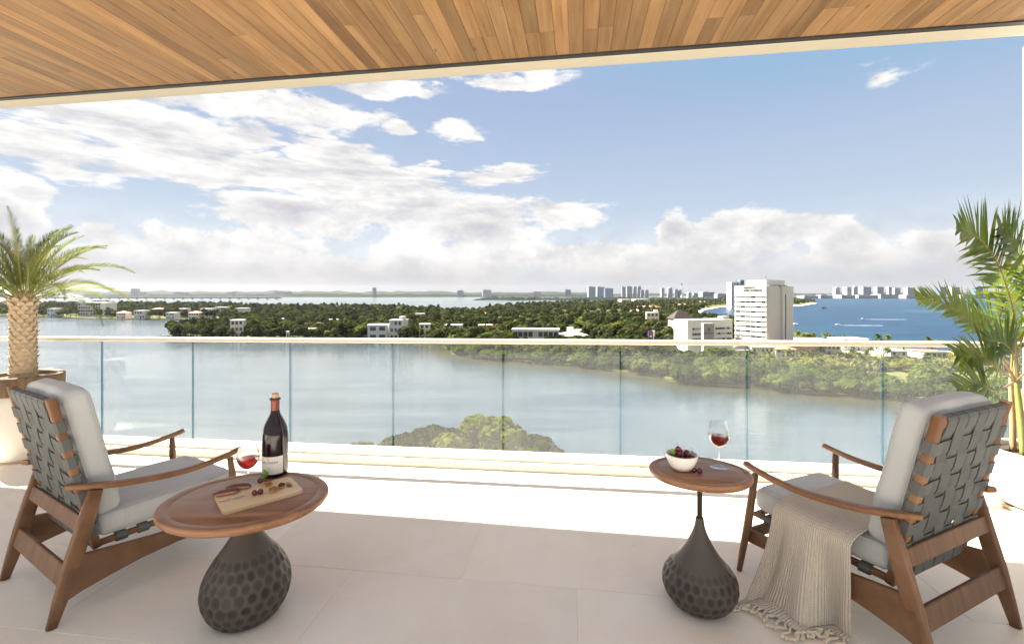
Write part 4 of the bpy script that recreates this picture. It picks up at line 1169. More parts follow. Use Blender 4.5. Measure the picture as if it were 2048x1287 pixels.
FAR = 9400
struct(xsheet('lagoon', [(-9500, -250), (9500, -250), (9500, FAR), (-9500, FAR)], WZ, MAT['lagoon_water']))
coast_sea = [(1386, 634), (1395, 626), (1408, 619), (1440, 613), (1500, 610), (1560, 612), (1600, 611.5), (1632, 606), (1622, 601), (1590, 599), (1560, 598.2)]
sea_pts = [gp(*p) for p in [(1384, 640), (1440, 654), (1500, 668), (1590, 690), (1720, 702), (1900, 712), (2100, 722), (2400, 745)]] + [(9400, 150), (9400, FAR - 50), (4200, FAR - 50)] + [gp(*p) for p in [(1640, 592.2), (1500, 594), (1380, 600), (1370, 625)]]
struct(xsheet('sea', sea_pts, WZ + .06, MAT['sea_water']))
near_shore = [(335, 672), (345, 676), (420, 679), (500, 681), (600, 682), (700, 684), (800, 684), (880, 690), (900, 700), (905, 711), (960, 716), (1000, 722), (1100, 728), (1200, 738), (1250, 745), (1310, 752), (1350, 762), (1370, 766),
              (1430, 770), (1500, 775), (1560, 781), (1640, 789), (1720, 795), (1800, 801), (1900, 812), (2048, 830), (2300, 872)]
land_px = near_shore + [(2700, 800), (2400, 736), (2100, 715), (1900, 705), (1720, 694), (1590, 682), (1500, 662), (1440, 648)] + coast_sea + [(1450, 599.5), (1350, 601), (1250, 603), (1150, 606), (1050, 612), (1000, 617), (960, 627), (920, 626), (850, 622),
           (780, 618), (650, 618), (560, 617), (400, 613), (200, 611), (0, 611), (-500, 611), (-500, 629), (0, 632), (100, 635), (200, 637), (300, 638.5), (420, 640), (452, 646), (440, 655), (400, 662), (345, 666)]
LAND = [gp(*p) for p in land_px]
struct(MB().poly(LAND, WZ - 1.5, GZ).obj('peninsula', MAT['scrub_ground']))
struct(MB().poly([gp(*p, GZ) for p in [(1545, 700), (1720, 706), (1900, 716), (2100, 728), (2400, 745), (2380, 729), (2100, 713), (1900, 702), (1720, 692), (1590, 680), (1550, 676)]], GZ - .5, GZ + .12).obj('beach', MAT['sand']))
struct(MB().poly([gp(*p, GZ) for p in [(1384, 637), (1398, 626.5), (1410, 619.5), (1440, 613.8), (1500, 611), (1500, 610.2), (1440, 612.4), (1400, 618), (1384, 628), (1378, 637)]], GZ - .5, GZ + .12).obj('beach', MAT['sand']))
struct(MB().poly([gp(*p, GZ) for p in [(1560, 612.3), (1600, 611.7), (1634, 606), (1626, 604.8), (1598, 609.6), (1560, 610.5)]], GZ - .5, GZ + .12).obj('beach', MAT['sand']))
LX = np.array(LAND)
sh_ = [Vector((*gp(*p), 0)) for p in near_shore[6:]]; vs = []; dep = []; fs = []
for i, p in enumerate(sh_):
    t_ = (sh_[min(i + 1, len(sh_) - 1)] - sh_[max(i - 1, 0)]).normalized(); o_ = Vector((t_.y, -t_.x, 0)); o_ = o_ if o_.y < 0 else -o_
    for w_, q in ((-4, 1.0), (4, 1.0), (12, .6), (24, .25), (40, 0.0)): vs.append(tuple(p + o_ * w_ + Vector((0, 0, WZ + .03)))); dep.append(q)
for i in range(len(sh_) - 1):
    for k in range(4): fs.append((i * 5 + k, i * 5 + k + 1, (i + 1) * 5 + k + 1, (i + 1) * 5 + k))
o = struct(MB().add(vs, fs).obj('shallows', MAT['shallow_water'])); a = o.data.attributes.new('depth', 'FLOAT', 'POINT'); a.data.foreach_set('value', dep)


def inside(x, y, poly=LX):
    c = np.zeros(np.shape(x), bool); n = len(poly); j = n - 1
    for i in range(n):
        xi, yi = poly[i]; xj, yj = poly[j]
        c ^= ((yi > y) != (yj > y)) & (x < (xj - xi) * (y - yi) / (yj - yi + 1e-12) + xi); j = i
    return c


def ridge(name, x0, x1, d, depth, top, seed, mat_, taper=True):
    """Low wooded shore far away: a strip of canopy between two bearings."""
    rg = np.random.RandomState(seed); ph = rg.rand(8) * 6.28; nu = 260
    def f(u, v):
        X = lerp((x0 - CX) / FPX * d, (x1 - CX) / FPX * d, u); e = math.sin(math.pi * min(1, v * 1.0)) ** .5 if v < .5 else 1 - (v - .5)
        e = min(1, v / .12); b = 1 + .22 * math.sin(u * 37 + ph[0]) * math.sin(u * 91 + ph[1]) + .16 * math.sin(u * 211 + ph[2] + 5 * v) + .12 * math.sin(u * 433 + ph[3] + 9 * v) + .2 * math.sin(u * 11 + ph[4])
        t = min(1, u / .04, (1 - u) / .04) if taper else 1
        sh = 1 + .03 * math.sin(u * 23 + ph[5])
        return Vector((X, d * sh + depth * v, WZ + .3 + (top - WZ) * e * b * max(.02, t) * (.75 + .25 * v)))
    return struct(MB().grid(f, nu, 8).obj(name, mat_))


foliage('far_leaf', (0.008, 0.012, 0.010), (0.014, 0.019, 0.014), (0.024, 0.030, 0.020), .0, .02)
ridge('far_shore', -700, 1250, 5000, 900, -6, 1, MAT['far_leaf'])
ridge('far_shore', 1000, 3100, 7600, 900, 4, 2, MAT['far_leaf'], False)
ridge('far_shore', -1300, 1200, 8000, 900, 34, 7, MAT['far_leaf'], False)
ridge('mangrove_islet', 944, 1330, 2620, 260, -23, 3, MAT['far_leaf'])
ridge('far_shore', 1290, 1480, 2500, 260, -24, 4, MAT['far_leaf'])
ridge('far_shore', 1560, 2700, 3650, 300, -26, 5, MAT['far_leaf'])

# ---------------------------------------------------------------- plants of the landscape
def crown_mesh(name, mat_, rx, rz, zc, nl, n, leaf_, seed, lobe=.40, flat=.35, cone=0.0, rr0=.45, rr1=.78):
    rg = np.random.RandomState(seed); C = []
    for k in range(nl):
        d = rg.normal(size=3); d /= np.linalg.norm(d); d[2] = abs(d[2]) * 1.1 - flat; rr_ = rg.uniform(rr0, rr1)
        w = 1 - cone * max(0, d[2]) ; C.append([d[0] * rx * rr_ * w, d[1] * rx * rr_ * w, d[2] * rz * rr_, rx * lobe * rg.uniform(.7, 1.2) * (1 - .5 * cone * max(0, d[2]))])
    C = np.array(C); idx = rg.randint(0, nl, n * 2); d = rg.normal(size=(n * 2, 3)); d /= np.linalg.norm(d, axis=1)[:, None]; d[:, 2] = np.where(rg.rand(n * 2) < .45, np.abs(d[:, 2]), d[:, 2])
    lr = C[idx, 3]; p = C[idx, :3] + d * (lr * rg.uniform(.80, 1.04, n * 2))[:, None] * np.array([1, 1, rz / rx if rz < rx else 1.0])
    keep = np.ones(n * 2, bool)
    for c in C: keep &= ~(np.linalg.norm((p - c[:3]) / np.array([1, 1, min(1, rz / rx)]), axis=1) < c[3] * .74)
    p = p[keep][:n]; d = d[keep][:n]; m = len(p); nn = d + rg.normal(size=(m, 3)) * .45 + np.array([0, 0, .25]); nn /= np.linalg.norm(nn, axis=1)[:, None]
    a = rg.normal(size=(m, 3)); U = np.cross(nn, a); U /= np.linalg.norm(U, axis=1)[:, None]; V = np.cross(nn, U); s = (leaf_ * rg.uniform(.55, 1.25, m))[:, None]
    p[:, 2] += zc; return quads_mesh(name, p, U * s, V * s * rg.uniform(.5, .95, m)[:, None], mat_)


def trunk_mesh(h, r, seed, limbs=3, spread=1.6, mat_='bark'):
    rg = random.Random(seed); m = MB(); m.tube([(0, 0, -.6), (rg.uniform(-.2, .2), rg.uniform(-.2, .2), h * .5), (rg.uniform(-.4, .4), rg.uniform(-.4, .4), h)], [r * 1.3, r, r * .6], 6)
    for k in range(limbs):
        a = k * 6.28 / limbs + rg.uniform(-.5, .5); m.tube([(0, 0, h * .45), (spread * .5 * math.cos(a), spread * .5 * math.sin(a), h * .75), (spread * math.cos(a), spread * math.sin(a), h * 1.15)], [r * .6, r * .4, r * .15], 5)
    return m.mesh('trunk', MAT[mat_])


def prop_roots(rx, seed):
    rg = random.Random(seed); m = MB()
    for k in range(16):
        a = rg.uniform(0, 6.28); q = rx * rg.uniform(.3, .85); m.tube([(q * .6 * math.cos(a), q * .6 * math.sin(a), 2.6), (q * .9 * math.cos(a), q * .9 * math.sin(a), 1.5), (q * math.cos(a), q * math.sin(a), -1.6)], [.14, .11, .08], 5)
    m.tube([(0, 0, -1.2), (.2, 0, 3)], [.4, .25], 6); return m.mesh('trunk', MAT['bark'])


def palm_crown(seed, n=17, L=3.4, mt='far_palm_leaf'):
    rg = np.random.RandomState(seed); m = MB()
    for k in range(n):
        a = k * GA; e = R(75 - 105 * (k / n) + rg.uniform(-8, 8)); p = Vector((0, 0, 0)); P = []; l_ = L * rg.uniform(.85, 1.1)
        for j in range(6):
            P.append(p.copy()); p = p + Vector((math.cos(e) * math.cos(a), math.cos(e) * math.sin(a), math.sin(e))) * (l_ / 5); e -= .16 + .10 * j
        sdv = Vector((-math.sin(a), math.cos(a), 0))
        for j in range(5):
            w0, w1 = (.25, .75, .85, .7, .45, .05)[j], (.25, .75, .85, .7, .45, .05)[j + 1]
            for s in (-1, 1):
                dz_ = Vector((0, 0, -.42)); q0, q1 = P[j], P[j + 1]
                m.add([q0, q1, q1 + (sdv * s + dz_) * w1 + Vector((0, 0, rg.uniform(-.1, .1))), q0 + (sdv * s + dz_) * w0], [(0, 1, 2, 3)])
    return m.mesh('crown', MAT[mt])


def make_tree(name, label, cat, crown, trunk, loc, s, rz, group, zs=1.0):
    t = thing(name, label, cat, loc, rz, group); t.scale = (s, s, s * zs); put('crown', crown, t); put('trunk', trunk, t); return t


tr = random.Random(17)
mang = [crown_mesh('crown', MAT['mangrove_leaf'], 7.4, 5.2, 4.4, 22, 2400, .46, 100 + k, .33, .22) for k in range(5)]
mroot = [prop_roots(5.5, k) for k in range(3)]
bl = [(crown_mesh('crown', MAT['wood_leaf'], 4.6, 4.2, 6.4, 13, 620, .62, 200 + k, .42), trunk_mesh(5.5, .28, k)) for k in range(4)]
cas = [(crown_mesh('crown', MAT['wood_leaf'], 3.0, 6.2, 8.6, 16, 560, .55, 230 + k, .34, .5, .5), trunk_mesh(8, .24, 30 + k, 2, 1.0)) for k in range(2)]
scr = [(crown_mesh('crown', MAT['scrub_leaf'], 3.4, 2.2, 2.3, 11, 380, .50, 260 + k, .42), trunk_mesh(2.2, .14, 50 + k)) for k in range(2)]
pcr = [palm_crown(300 + k) for k in range(3)]
ptr = [MB().tube([(0, 0, -.5), (.15, .1, 2.5), (.1 + .4 * k, .2, 5.2), (.5 * k, .1, 8.0)], [.24, .18, .15, .13], 7).mesh('trunk', MAT['bark']) for k in range(2)]


def palm(loc, s, rz, label, group):
    t = thing('coconut_palm', label, 'palm', loc, rz, group); t.scale = (s, s, s); k = tr.randrange(2); put('trunk', ptr[k], t); o = put('crown', pcr[tr.randrange(3)], t); o.location = (.5 * k, .1, 7.9); return t


# buildings are declared first so that trees keep clear of them
KEEP = []                                        # (x, y, radius) kept free, with the strip towards the viewer


def clear(x, y, r, front=14):
    KEEP.append((x, y, r)); v = Vector((x, y, 0)).normalized()
    for q in (front * .5, front): KEEP.append((x - v.x * q, y - v.y * q, r * .85))


def blocked(x, y, pad=0): return any((x - a) ** 2 + (y - b) ** 2 < (r + pad) ** 2 for a, b, r in KEEP)


def block(t, c, size, mt='wall_white', name='wall', bev=0.0): return MB().box(c, size, bev=bev).obj(name, MAT[mt], t)


def windows(t, x0, x1, z0, z1, y, nx, nz, ww, wh, mt=('window_glass',), proud=.06, sill=False, pale=0.0):
    """Rows of windows on the front face at local y (front looks to -y)."""
    cache = {}
    for j in range(nz):
        for i in range(nx):
            cx_ = lerp(x0, x1, (i + .5) / nx); cz_ = lerp(z0, z1, (j + .5) / nz); k = 'window_pale' if tr.random() < pale else mt[(i + j) % len(mt)]
            if k not in cache: cache[k] = MB().box((0, 0, 0), (ww, .14, wh)).mesh('window', MAT[k])
            o = put('window', cache[k], t); o.location = (cx_, y - proud + .07, cz_)
            if sill: MB().box((cx_, y - .12, cz_ - wh / 2 - .06), (ww + .2, .24, .10)).obj('sill', MAT['wall_white'], t)


def place(name, label, cat, xc, ybase, rot=0.0, group=None, d=None, z=GZ):
    d = d or dist(ybase); return thing(name, label, cat, ((xc - CX) / FPX * d, d, z), R(rot), group), d


# ---- the hotel tower
HB = R(55); hc = Vector((140.5, 250, 0)); fl = Vector((-math.cos(HB), math.sin(HB), 0)); fs_ = Vector((math.sin(HB), math.cos(HB), 0))
def solve_len(o, d, px): k = (px - CX) / FPX; return (k * o.y - o.x) / (d.x - k * d.y)
HL, HS = solve_len(hc, fl, 1470), solve_len(hc, fs_, 1585)
ht_ = thing('hotel_tower', 'tall white hotel tower with banded window front and roof lettering', 'building', (hc.x, hc.y, GZ), math.atan2(-fl.y, -fl.x))
# local x runs from -HL (left end of the front) to 0 (near corner); local y goes back along the shaded side, coloured grey
HH = EYE - (572 - HY) / FPX * 250 - GZ; FH = 2.78; NF = 14; top0 = HH - 3.9
block(ht_, (-HL / 2, HS / 2 + .5, HH / 2 - .2), (HL - .3, HS - 1.0, HH - .4), 'wall_grey', 'core')
for k in range(NF):
    z = top0 - (k + 1) * FH
    block(ht_, (-HL / 2, .12, z + FH - .78), (HL, 1.0, 1.56), 'wall_white', 'spandrel')
    bay = HL / 6
    for i in range(6):
        xx = -HL + bay * (i + .5); r_ = tr.random()
        block(ht_, (xx, .62, z + .62), (bay - .34, .5, 1.22), 'window_glass' if r_ < .42 else 'window_pale', 'window')
for i in range(7): block(ht_, (-HL + HL / 6 * i, .43, (top0 - NF * FH + top0) / 2), (.26, .5, NF * FH), 'wall_white', 'mullion')
block(ht_, (-HL / 2, .10, HH - 1.75), (HL, 1.1, 4.3), 'wall_white', 'parapet')
block(ht_, (-.15, HS * .20, HH / 2), (1.5, HS * .38, HH + .5), 'wall_grey', 'side_fin'); block(ht_, (-1.3, HS * .46, HH / 2 - .4), (2.0, HS * .16, HH - 1.2), 'wall_grey', 'side_recess')  # shade of the side away from the sun put in as grey
block(ht_, (-.05, HS * .76, HH / 2), (1.7, HS * .44, HH + .2), 'wall_grey', 'side_fin'); block(ht_, (.86, HS * .66, HH / 2 - 2), (.14, HS * .028, HH - 5), 'window_glass', 'slot_window')
block(ht_, (.84, HS * .93, HH - 1.6), (.1, HS * .10, 1.6), 'wall_white', 'panel')
ph_ = block(ht_, (-HL * .40, HS * .45, HH + 1.7), (HL * .62, HS * .72, 4.0), 'wall_white', 'penthouse')
for k in range(4): block(ht_, (-.6, HS * (.15 + .2 * k), HH + .55), (1.2, HS * .07, .7), 'wall_taupe', 'roof_unit')
MB().tube([(-HL * .35, HS * .4, HH + 3.6), (-HL * .35, HS * .4, HH + 6.4)], .16, 6).obj('mast', MAT['dark_metal'], ht_)
for s_, sz, zz in (('PRESIDENTE', 1.5, HH - .75), ('INTERCONTINENTAL', 2.1, HH - 2.45)):
    me = text_mesh(s_, sz, .04, .05); me.materials.clear(); me.materials.append(MAT['sign_brown']); o = put('lettering', me, ht_)
    xs = [v.co.x for v in me.vertices]; wdt = max(xs) - min(xs); want = HL * (.36 if sz < 1.6 else .60)
    o.scale = (want / wdt, 1, 1); o.rotation_euler = (R(90), 0, 0); o.location = (-HL * .71 + want / 2, -.50, zz)
m = MB(); m.tube([(.55 * math.cos(a), -.50, .95 * math.sin(a)) for a in [6.28 * k / 20 for k in range(20)]], .10, 6, closed=True); m.tube([(.1 + .45 * math.cos(a), -.50, .9 * math.sin(a)) for a in [-1.2 + 2.4 * k / 8 for k in range(9)]], .09, 6)
o = m.obj('emblem', MAT['sign_brown'], ht_); o.location = (-HL * .80, 0, HH - 1.7)
clear(hc.x, hc.y + 8, 26, 10)

# ---- its low wing, pylon and purple sign
wg, d = place('hotel_wing', 'low white hotel wing with window strips left of the tower', 'building', 1419, 718, 18); WWd = 113 / FPX * d / math.cos(R(18)) * .96; WH = EYE - (639 - HY) / FPX * d - GZ
block(wg, (0, 5, WH / 2), (WWd, 10, WH), 'wall_white', 'wall')
block(wg, (-WWd / 2 + 1.6, -.6, WH / 2), (3.4, 1.4, WH + .3), 'wall_white', 'end_pier')
for k, zz in enumerate((WH - 5.0, WH - 7.9, WH - 10.8, WH - 13.7)):
    for x0, x1 in ((-WWd / 2 + 4, -WWd / 2 + 16.5), (-WWd / 2 + 20, WWd / 2 - .5)):
        n_ = max(1, round((x1 - x0) / 1.75))
        windows(wg, x0, x1, zz - .6, zz + .6, 0, n_, 1, (x1 - x0) / n_ - .18, 1.15, pale=.35, proud=.03)
        block(wg, ((x0 + x1) / 2, -.35, zz - .72), (x1 - x0 + .3, .7, .16), 'wall_white', 'ledge'); block(wg, ((x0 + x1) / 2, -.35, zz + .72), (x1 - x0 + .3, .7, .16), 'wall_white', 'ledge')
block(wg, (WWd / 2 - 2.6, 4, WH + .8), (4.5, 4, 1.7), 'wall_taupe', 'roof_unit')
clear(wg.location.x, wg.location.y, 15, 4)
pyl, d = place('hotel_sign_pylon', 'tall taupe sign tower with small emblem before the white wing', 'sign', 1416, 722, -4, d=236); PH = EYE - (646 - HY) / FPX * d - GZ
block(pyl, (0, 0, PH / 2), (5.4, 2.4, PH), 'wall_taupe', 'shaft'); block(pyl, (-2.75, 0, PH / 2), (.36, 2.8, PH + .2), 'wall_white', 'edge_fin')
m = MB(); m.tube([(.42 * math.cos(a), 0, .7 * math.sin(a)) for a in [6.28 * k / 14 for k in range(14)]], .13, 6, closed=True); o = m.obj('emblem', MAT['sign_brown'], pyl); o.location = (.1, -1.24, PH - 3.2)
block(pyl, (0, -1.22, PH - 4.9), (4.8, .06, .22), 'sign_brown', 'lettering_line'); block(pyl, (0, -1.22, PH - 5.6), (3.8, .06, .14), 'sign_brown', 'lettering_line')
clear(pyl.location.x, pyl.location.y, 5, 5)
ps, d = place('purple_sign', 'purple sign board with white square mark among the scrub', 'sign', 1303, 700, 12, d=300); SH = EYE - (661 - HY) / FPX * d - GZ
block(ps, (-.8, 0, SH - 2.7), (3.0, 1.2, 5.4), 'sign_purple', 'board'); block(ps, (1.45, 0, SH - 2.7), (1.5, 1.25, 5.5), 'wall_white', 'side_panel'); block(ps, (0, .1, (SH - 5.4) / 2), (1.2, .8, SH - 5.2), 'concrete', 'post')
block(ps, (-.8, -.63, SH - 3.6), (1.35, .06, 1.25), 'wall_white', 'mark'); m = MB(); m.tube([(.26 * math.cos(a), 0, .4 * math.sin(a)) for a in [6.28 * k / 12 for k in range(12)]], .07, 5, closed=True); o = m.obj('emblem', MAT['wall_white'], ps); o.location = (-.8, -.64, SH - 1.5)
clear(ps.location.x, ps.location.y, 8, 14); clear(ps.location.x * .9, ps.location.y * .9, 7, 14); clear(ps.location.x * .84, ps.location.y * .84, 6, 8)


# ---- houses
def house(name, label, x0, x1, ytop, ybase, rot=0, style='flat', wall='wall_white', floors=2, bays=4, depth=None, win=.62, roof='wall_white', extra=None, pale=.15, front=5):
    t, d = place(name, label, 'house', (x0 + x1) / 2, ybase, rot); w = (x1 - x0) / FPX * d * .96; h = EYE - (ytop - HY) / FPX * d - GZ; dp_ = depth or w * .7
    wall = 'house_white' if wall == 'wall_white' else wall; roof = 'house_white' if roof == 'wall_white' else roof
    hr_ = h if style == 'flat' else h - (2.2 if style == 'hip' else 1.2)
    block(t, (0, dp_ / 2, hr_ / 2), (w, dp_, hr_), wall)
    if style == 'flat':
        block(t, (0, dp_ / 2, hr_ + .14), (w + .7, dp_ + .7, .28), roof, 'roof_slab')
        if extra == 'tower': block(t, (w * .28, dp_ * .5, hr_ + 1.5), (w * .3, dp_ * .5, 2.8), wall, 'stair_tower')
        if extra == 'terrace': block(t, (-w * .2, -1.2, hr_ * .5), (w * .5, 2.4, .25), roof, 'balcony')
    else:
        ov = .6; a, b = w / 2 + ov, dp_ / 2 + ov; rl = max(0, a - b) if a > b else 0; rk = max(0, b - a) if b > a else 0; hz = h - hr_
        vs = [(-a, -b, 0), (a, -b, 0), (a, b, 0), (-a, b, 0), (-rl, -rk, hz), (rl, rk, hz)]
        m = MB().add([(x, y + dp_ / 2, z + hr_) for x, y, z in vs], [(0, 1, 5, 4), (1, 2, 5), (2, 3, 4, 5), (3, 0, 4), (3, 2, 1, 0)]); m.obj('roof', MAT[roof if roof != 'house_white' else 'roof_tile'], t)
    fh = hr_ / floors
    for k in range(floors): windows(t, -w / 2 + .5, w / 2 - .5, k * fh + fh * .22, k * fh + fh * .88, 0, bays, 1, (w - 1) / bays * win, fh * .5, pale=pale)
    if floors > 1: block(t, (0, -.12, fh), (w + .2, .3, .25), roof if roof != 'roof_tile' else wall, 'string_course')
    bx_ = block(t, (w * .1, -.05, .95), (1.1, .2, 2.0), 'sign_brown', 'door')
    clear(t.location.x, t.location.y + dp_ * .4, max(w, dp_) * .48, front); return t


house('modern_villa', 'white modern villa with large dark windows on the lagoon shore', 735, 775, 650, 681, 8, 'flat', floors=2, bays=2, win=.66, depth=14, front=14)
house('modern_villa', 'grey-white three-storey house standing right of the white modern villa', 777, 806, 640, 680.5, -10, 'flat', 'wall_white', 3, 3, extra='tower', depth=12)
house('shore_house', 'cream shaded house with stacked balconies half hidden in shore trees', 838, 860, 648, 681, 5, 'flat', 'wall_cream', 3, 2, extra='terrace')
house('shore_house', 'low white house under dark trees right of the balconied house', 888, 922, 650, 680, -6, 'flat', 'wall_white', 2, 4)
house('red_house', 'rust red walled house behind the shore trees', 958, 986, 650, 676, 8, 'flat', 'wall_pink', 2, 3, roof='wall_pink')
lb = house('long_pavilion', 'long white pavilion with dark glass front under a flat roof', 1022, 1120, 659, 700, -5, 'flat', 'wall_white', 2, 9, win=.86, depth=12, front=22)
house('terraced_villa', 'white villa with low pyramid roof and stepped chimney blocks', 1124, 1180, 664, 700, 6, 'hip', 'wall_white', 1, 8, roof='wall_cream', depth=16, front=18)
t, d = place('roof_pavilion', 'stepped white block rising behind the pyramid-roofed villa', 'house', 1146, 692, 6)
hh = EYE - (654 - HY) / FPX * d - GZ; block(t, (-2, 0, hh / 2), (3.4, 5, hh)); block(t, (2.6, 0, hh / 2 - .9), (7, 6, hh - 1.8), 'wall_white', 'lower_block'); windows(t, 0, 5, hh - 4, hh - 2.4, -3, 3, 1, .9, 1.0); clear(t.location.x, t.location.y, 7, 4)
house('pink_house', 'pale pink three-storey house among palms on the point', 461, 486, 640, 677, 14, 'flat', 'wall_cream', 3, 3)
house('shore_house', 'white house with red roof edge above the wooded point', 626, 646, 646, 664, -8, 'flat', 'wall_white', 2, 3, roof='roof_tile')
house('shore_house', 'white house with long glass veranda above the wooded point', 648, 674, 639, 660, 10, 'flat', 'wall_white', 2, 4)
house('shore_house', 'small white house at the lagoon edge below the veranda house', 606, 628, 657, 677, 0, 'flat', 'wall_white', 1, 3)
house('shore_house', 'small orange-cream hut at the lagoon edge among palms', 572, 584, 663, 679, 0, 'flat', 'wall_cream', 1, 2)
house('shore_house', 'white shore house between the two wooded points', 556, 584, 637, 652, 6, 'flat', 'wall_white', 2, 4)
house('shore_house', 'cream house on the ridge above the two-storey houses', 640, 668, 633, 643, 0, 'flat', 'wall_white', 1, 5)
house('ridge_house', 'small white house peeping out of the woods above the villas', 830, 848, 627, 645, 0, 'flat', 'wall_white', 2, 3)
house('ridge_house', 'white low roofed house at the far woodland edge', 950, 980, 624.5, 634, 0, 'hip', 'wall_white', 1, 5, roof='wall_white')
house('pink_house', 'cream and pink house tucked in the green before the thatched hall', 1293, 1318, 625, 655, -12, 'flat', 'wall_cream', 3, 3, extra='tower')
house('ridge_house', 'long pink hotel building with tiled roof in the far woods', 1280, 1322, 611, 622, 0, 'hip', 'wall_pink', 2, 9, depth=30)
house('ridge_house', 'white far house left of the long pink building', 1262, 1274, 621, 628, 0, 'flat', 'wall_white', 1, 3)
house('white_block', 'white block with dark side by the far lagoon', 1271, 1300, 597.5, 607, 0, 'flat', 'wall_white', 4, 6, depth=60)
house('white_block', 'brick coloured block left of the white block by the lagoon', 1243, 1264, 598.5, 607, 0, 'flat', 'wall_pink', 4, 5, depth=60)
house('ridge_house', 'white villa with low roofs at the bay\'s curved beach', 1356, 1388, 607, 617, 0, 'hip', 'wall_white', 2, 8, depth=40, roof='wall_white')
house('ridge_house', 'white beach house on the headland beyond the bay', 1408, 1432, 603, 609, 0, 'flat', 'wall_white', 2, 6, depth=60)
for i, (x0, x1, yt, yb, lb_) in enumerate([(92, 112, 617, 634, 'white house left of the apartment block on the far point'), (232, 252, 622, 638, 'white house right of the apartment block on the far point'), (268, 290, 621, 638, 'low white house between palms on the far point'), (352, 372, 617, 634, 'tall white house near the tip of the far point'),
                                           (376, 398, 622, 639, 'white boathouse at the water of the far point'), (400, 424, 617, 637, 'two-storey white house in front of pines on the far point'), (330, 350, 625, 639, 'small white shore house below the tall house'), (304, 322, 615, 630, 'pale house among tall pines on the far point'), (430, 452, 614, 630, 'white villa on the neck of land'), (468, 492, 616, 634, 'pale villa half hidden on the neck of land')]):
    house('point_house', lb_, x0, x1, yt, yb, (i * 7) % 20 - 10, 'hip' if i % 3 == 1 else 'flat', ('wall_white', 'wall_cream', 'wall_white')[i % 3], 2, 4)
ab, d = place('apartment_block', 'long four-storey grey apartment block on the far point', 'building', 183, 633, -6); w = 62 / FPX * d; h = EYE - (605 - HY) / FPX * d - GZ
block(ab, (-w * .08, 9, h / 2), (w * .84, 18, h), 'wall_grey'); block(ab, (w * .42, 9, h / 2), (w * .17, 19, h + .6), 'wall_white', 'stair_wall'); block(ab, (-w * .08, 8, h + .3), (w * .86, 20, .6), 'wall_white', 'roof_slab')
for k in range(4): windows(ab, -w * .49, w * .32, h * (.10 + .225 * k), h * (.10 + .225 * k) + h * .18, 0, 9, 1, w * .066, h * .15, pale=.1)
clear(ab.location.x, ab.location.y, w * .5, 30)
pa, d = place('thatched_hall', 'big thatched hall with steep brown roof near the bay', 'house', 1361, 664, 10); w = 46 / FPX * d; h = EYE - (619 - HY) / FPX * d - GZ; eh = EYE - (636 - HY) / FPX * d - GZ
m = MB().add([(-w / 2, -7, eh), (w / 2, -7, eh), (w / 2, 7, eh), (-w / 2, 7, eh), (-w * .12, 0, h), (w * .02, 0, h)], [(0, 1, 5, 4), (1, 2, 5), (2, 3, 4, 5), (3, 0, 4), (3, 2, 1, 0)]); m.obj('roof', MAT['thatch'], pa)
block(pa, (0, 0, eh / 2), (w * .86, 12, eh), 'wall_white'); windows(pa, -w * .42, w * .42, eh - 3, eh - 1, -6, 6, 1, 1.4, 1.8); clear(pa.location.x, pa.location.y, 13, 20)
pa, d = place('thatched_hut', 'small thatched hut right of the big thatched hall', 'house', 1412, 664, 0); w = 22 / FPX * d; h = EYE - (632 - HY) / FPX * d - GZ
m = MB().add([(-w / 2, -4, h - 4), (w / 2, -4, h - 4), (w / 2, 4, h - 4), (-w / 2, 4, h - 4), (0, 0, h)], [(0, 1, 4), (1, 2, 4), (2, 3, 4), (3, 0, 4), (3, 2, 1, 0)]); m.obj('roof', MAT['thatch'], pa); block(pa, (0, 0, h / 2 - 2), (w * .8, 6, h - 4)); clear(pa.location.x, pa.location.y, 7, 20)
# villas seen through the glass on the right
house('spanish_villa', 'white villa with red tile trim right below the hotel tower', 1552, 1592, 690, 724, -8, 'hip', 'wall_white', 3, 4, depth=10)
house('spanish_villa', 'white villa with arched bays and red roof edge beside a palm', 1600, 1640, 691, 722, 6, 'hip', 'wall_white', 3, 4, depth=10, pale=.3)
house('spanish_villa', 'white flat-roofed villa between palms behind the glass', 1644, 1682, 690, 721, -4, 'flat', 'wall_white', 3, 4, depth=10)
house('beach_bungalow', 'white bungalow with terracotta roof left of a pane joint', 1748, 1780, 706, 726, 8, 'hip', 'wall_white', 1, 4, depth=9)
house('beach_bungalow', 'white block house right of the terracotta bungalow', 1782, 1814, 702, 726, -5, 'flat', 'wall_white', 2, 3, depth=9)
house('beach_bungalow', 'white round-windowed house near the clumping palm', 1850, 1898, 704, 730, 4, 'flat', 'wall_white', 2, 4, depth=10, roof='roof_tile')
house('beach_bungalow', 'long flat white roofed house by the beach', 1600, 1660, 680, 703, -5, 'flat', 'wall_white', 1, 7, depth=14)
house('beach_bungalow', 'white low house with curved gable by the sea palms', 1682, 1742, 678, 701, 8, 'flat', 'wall_white', 1, 6, depth=12)
house('garden_house', 'flat grey-roofed house in front of the hotel tower', 1462, 1500, 701, 722, 12, 'flat', 'wall_taupe', 1, 3, depth=12)
house('garden_house', 'wide pale house below the grey side of the tower', 1504, 1548, 694, 722, -10, 'flat', 'wall_cream', 2, 5, depth=12)
house('garden_hut', 'small white hut standing in the mangrove fringe', 1601, 1626, 737, 752, 5, 'flat', 'wall_white', 1, 2, depth=5)
sb, d = place('slab_tower', 'white slab tower with blue glass top behind the hotel', 'building', 1473, 610, 0, d=1150); w = 30 / FPX * d; h = EYE - (564 - HY) / FPX * d - GZ
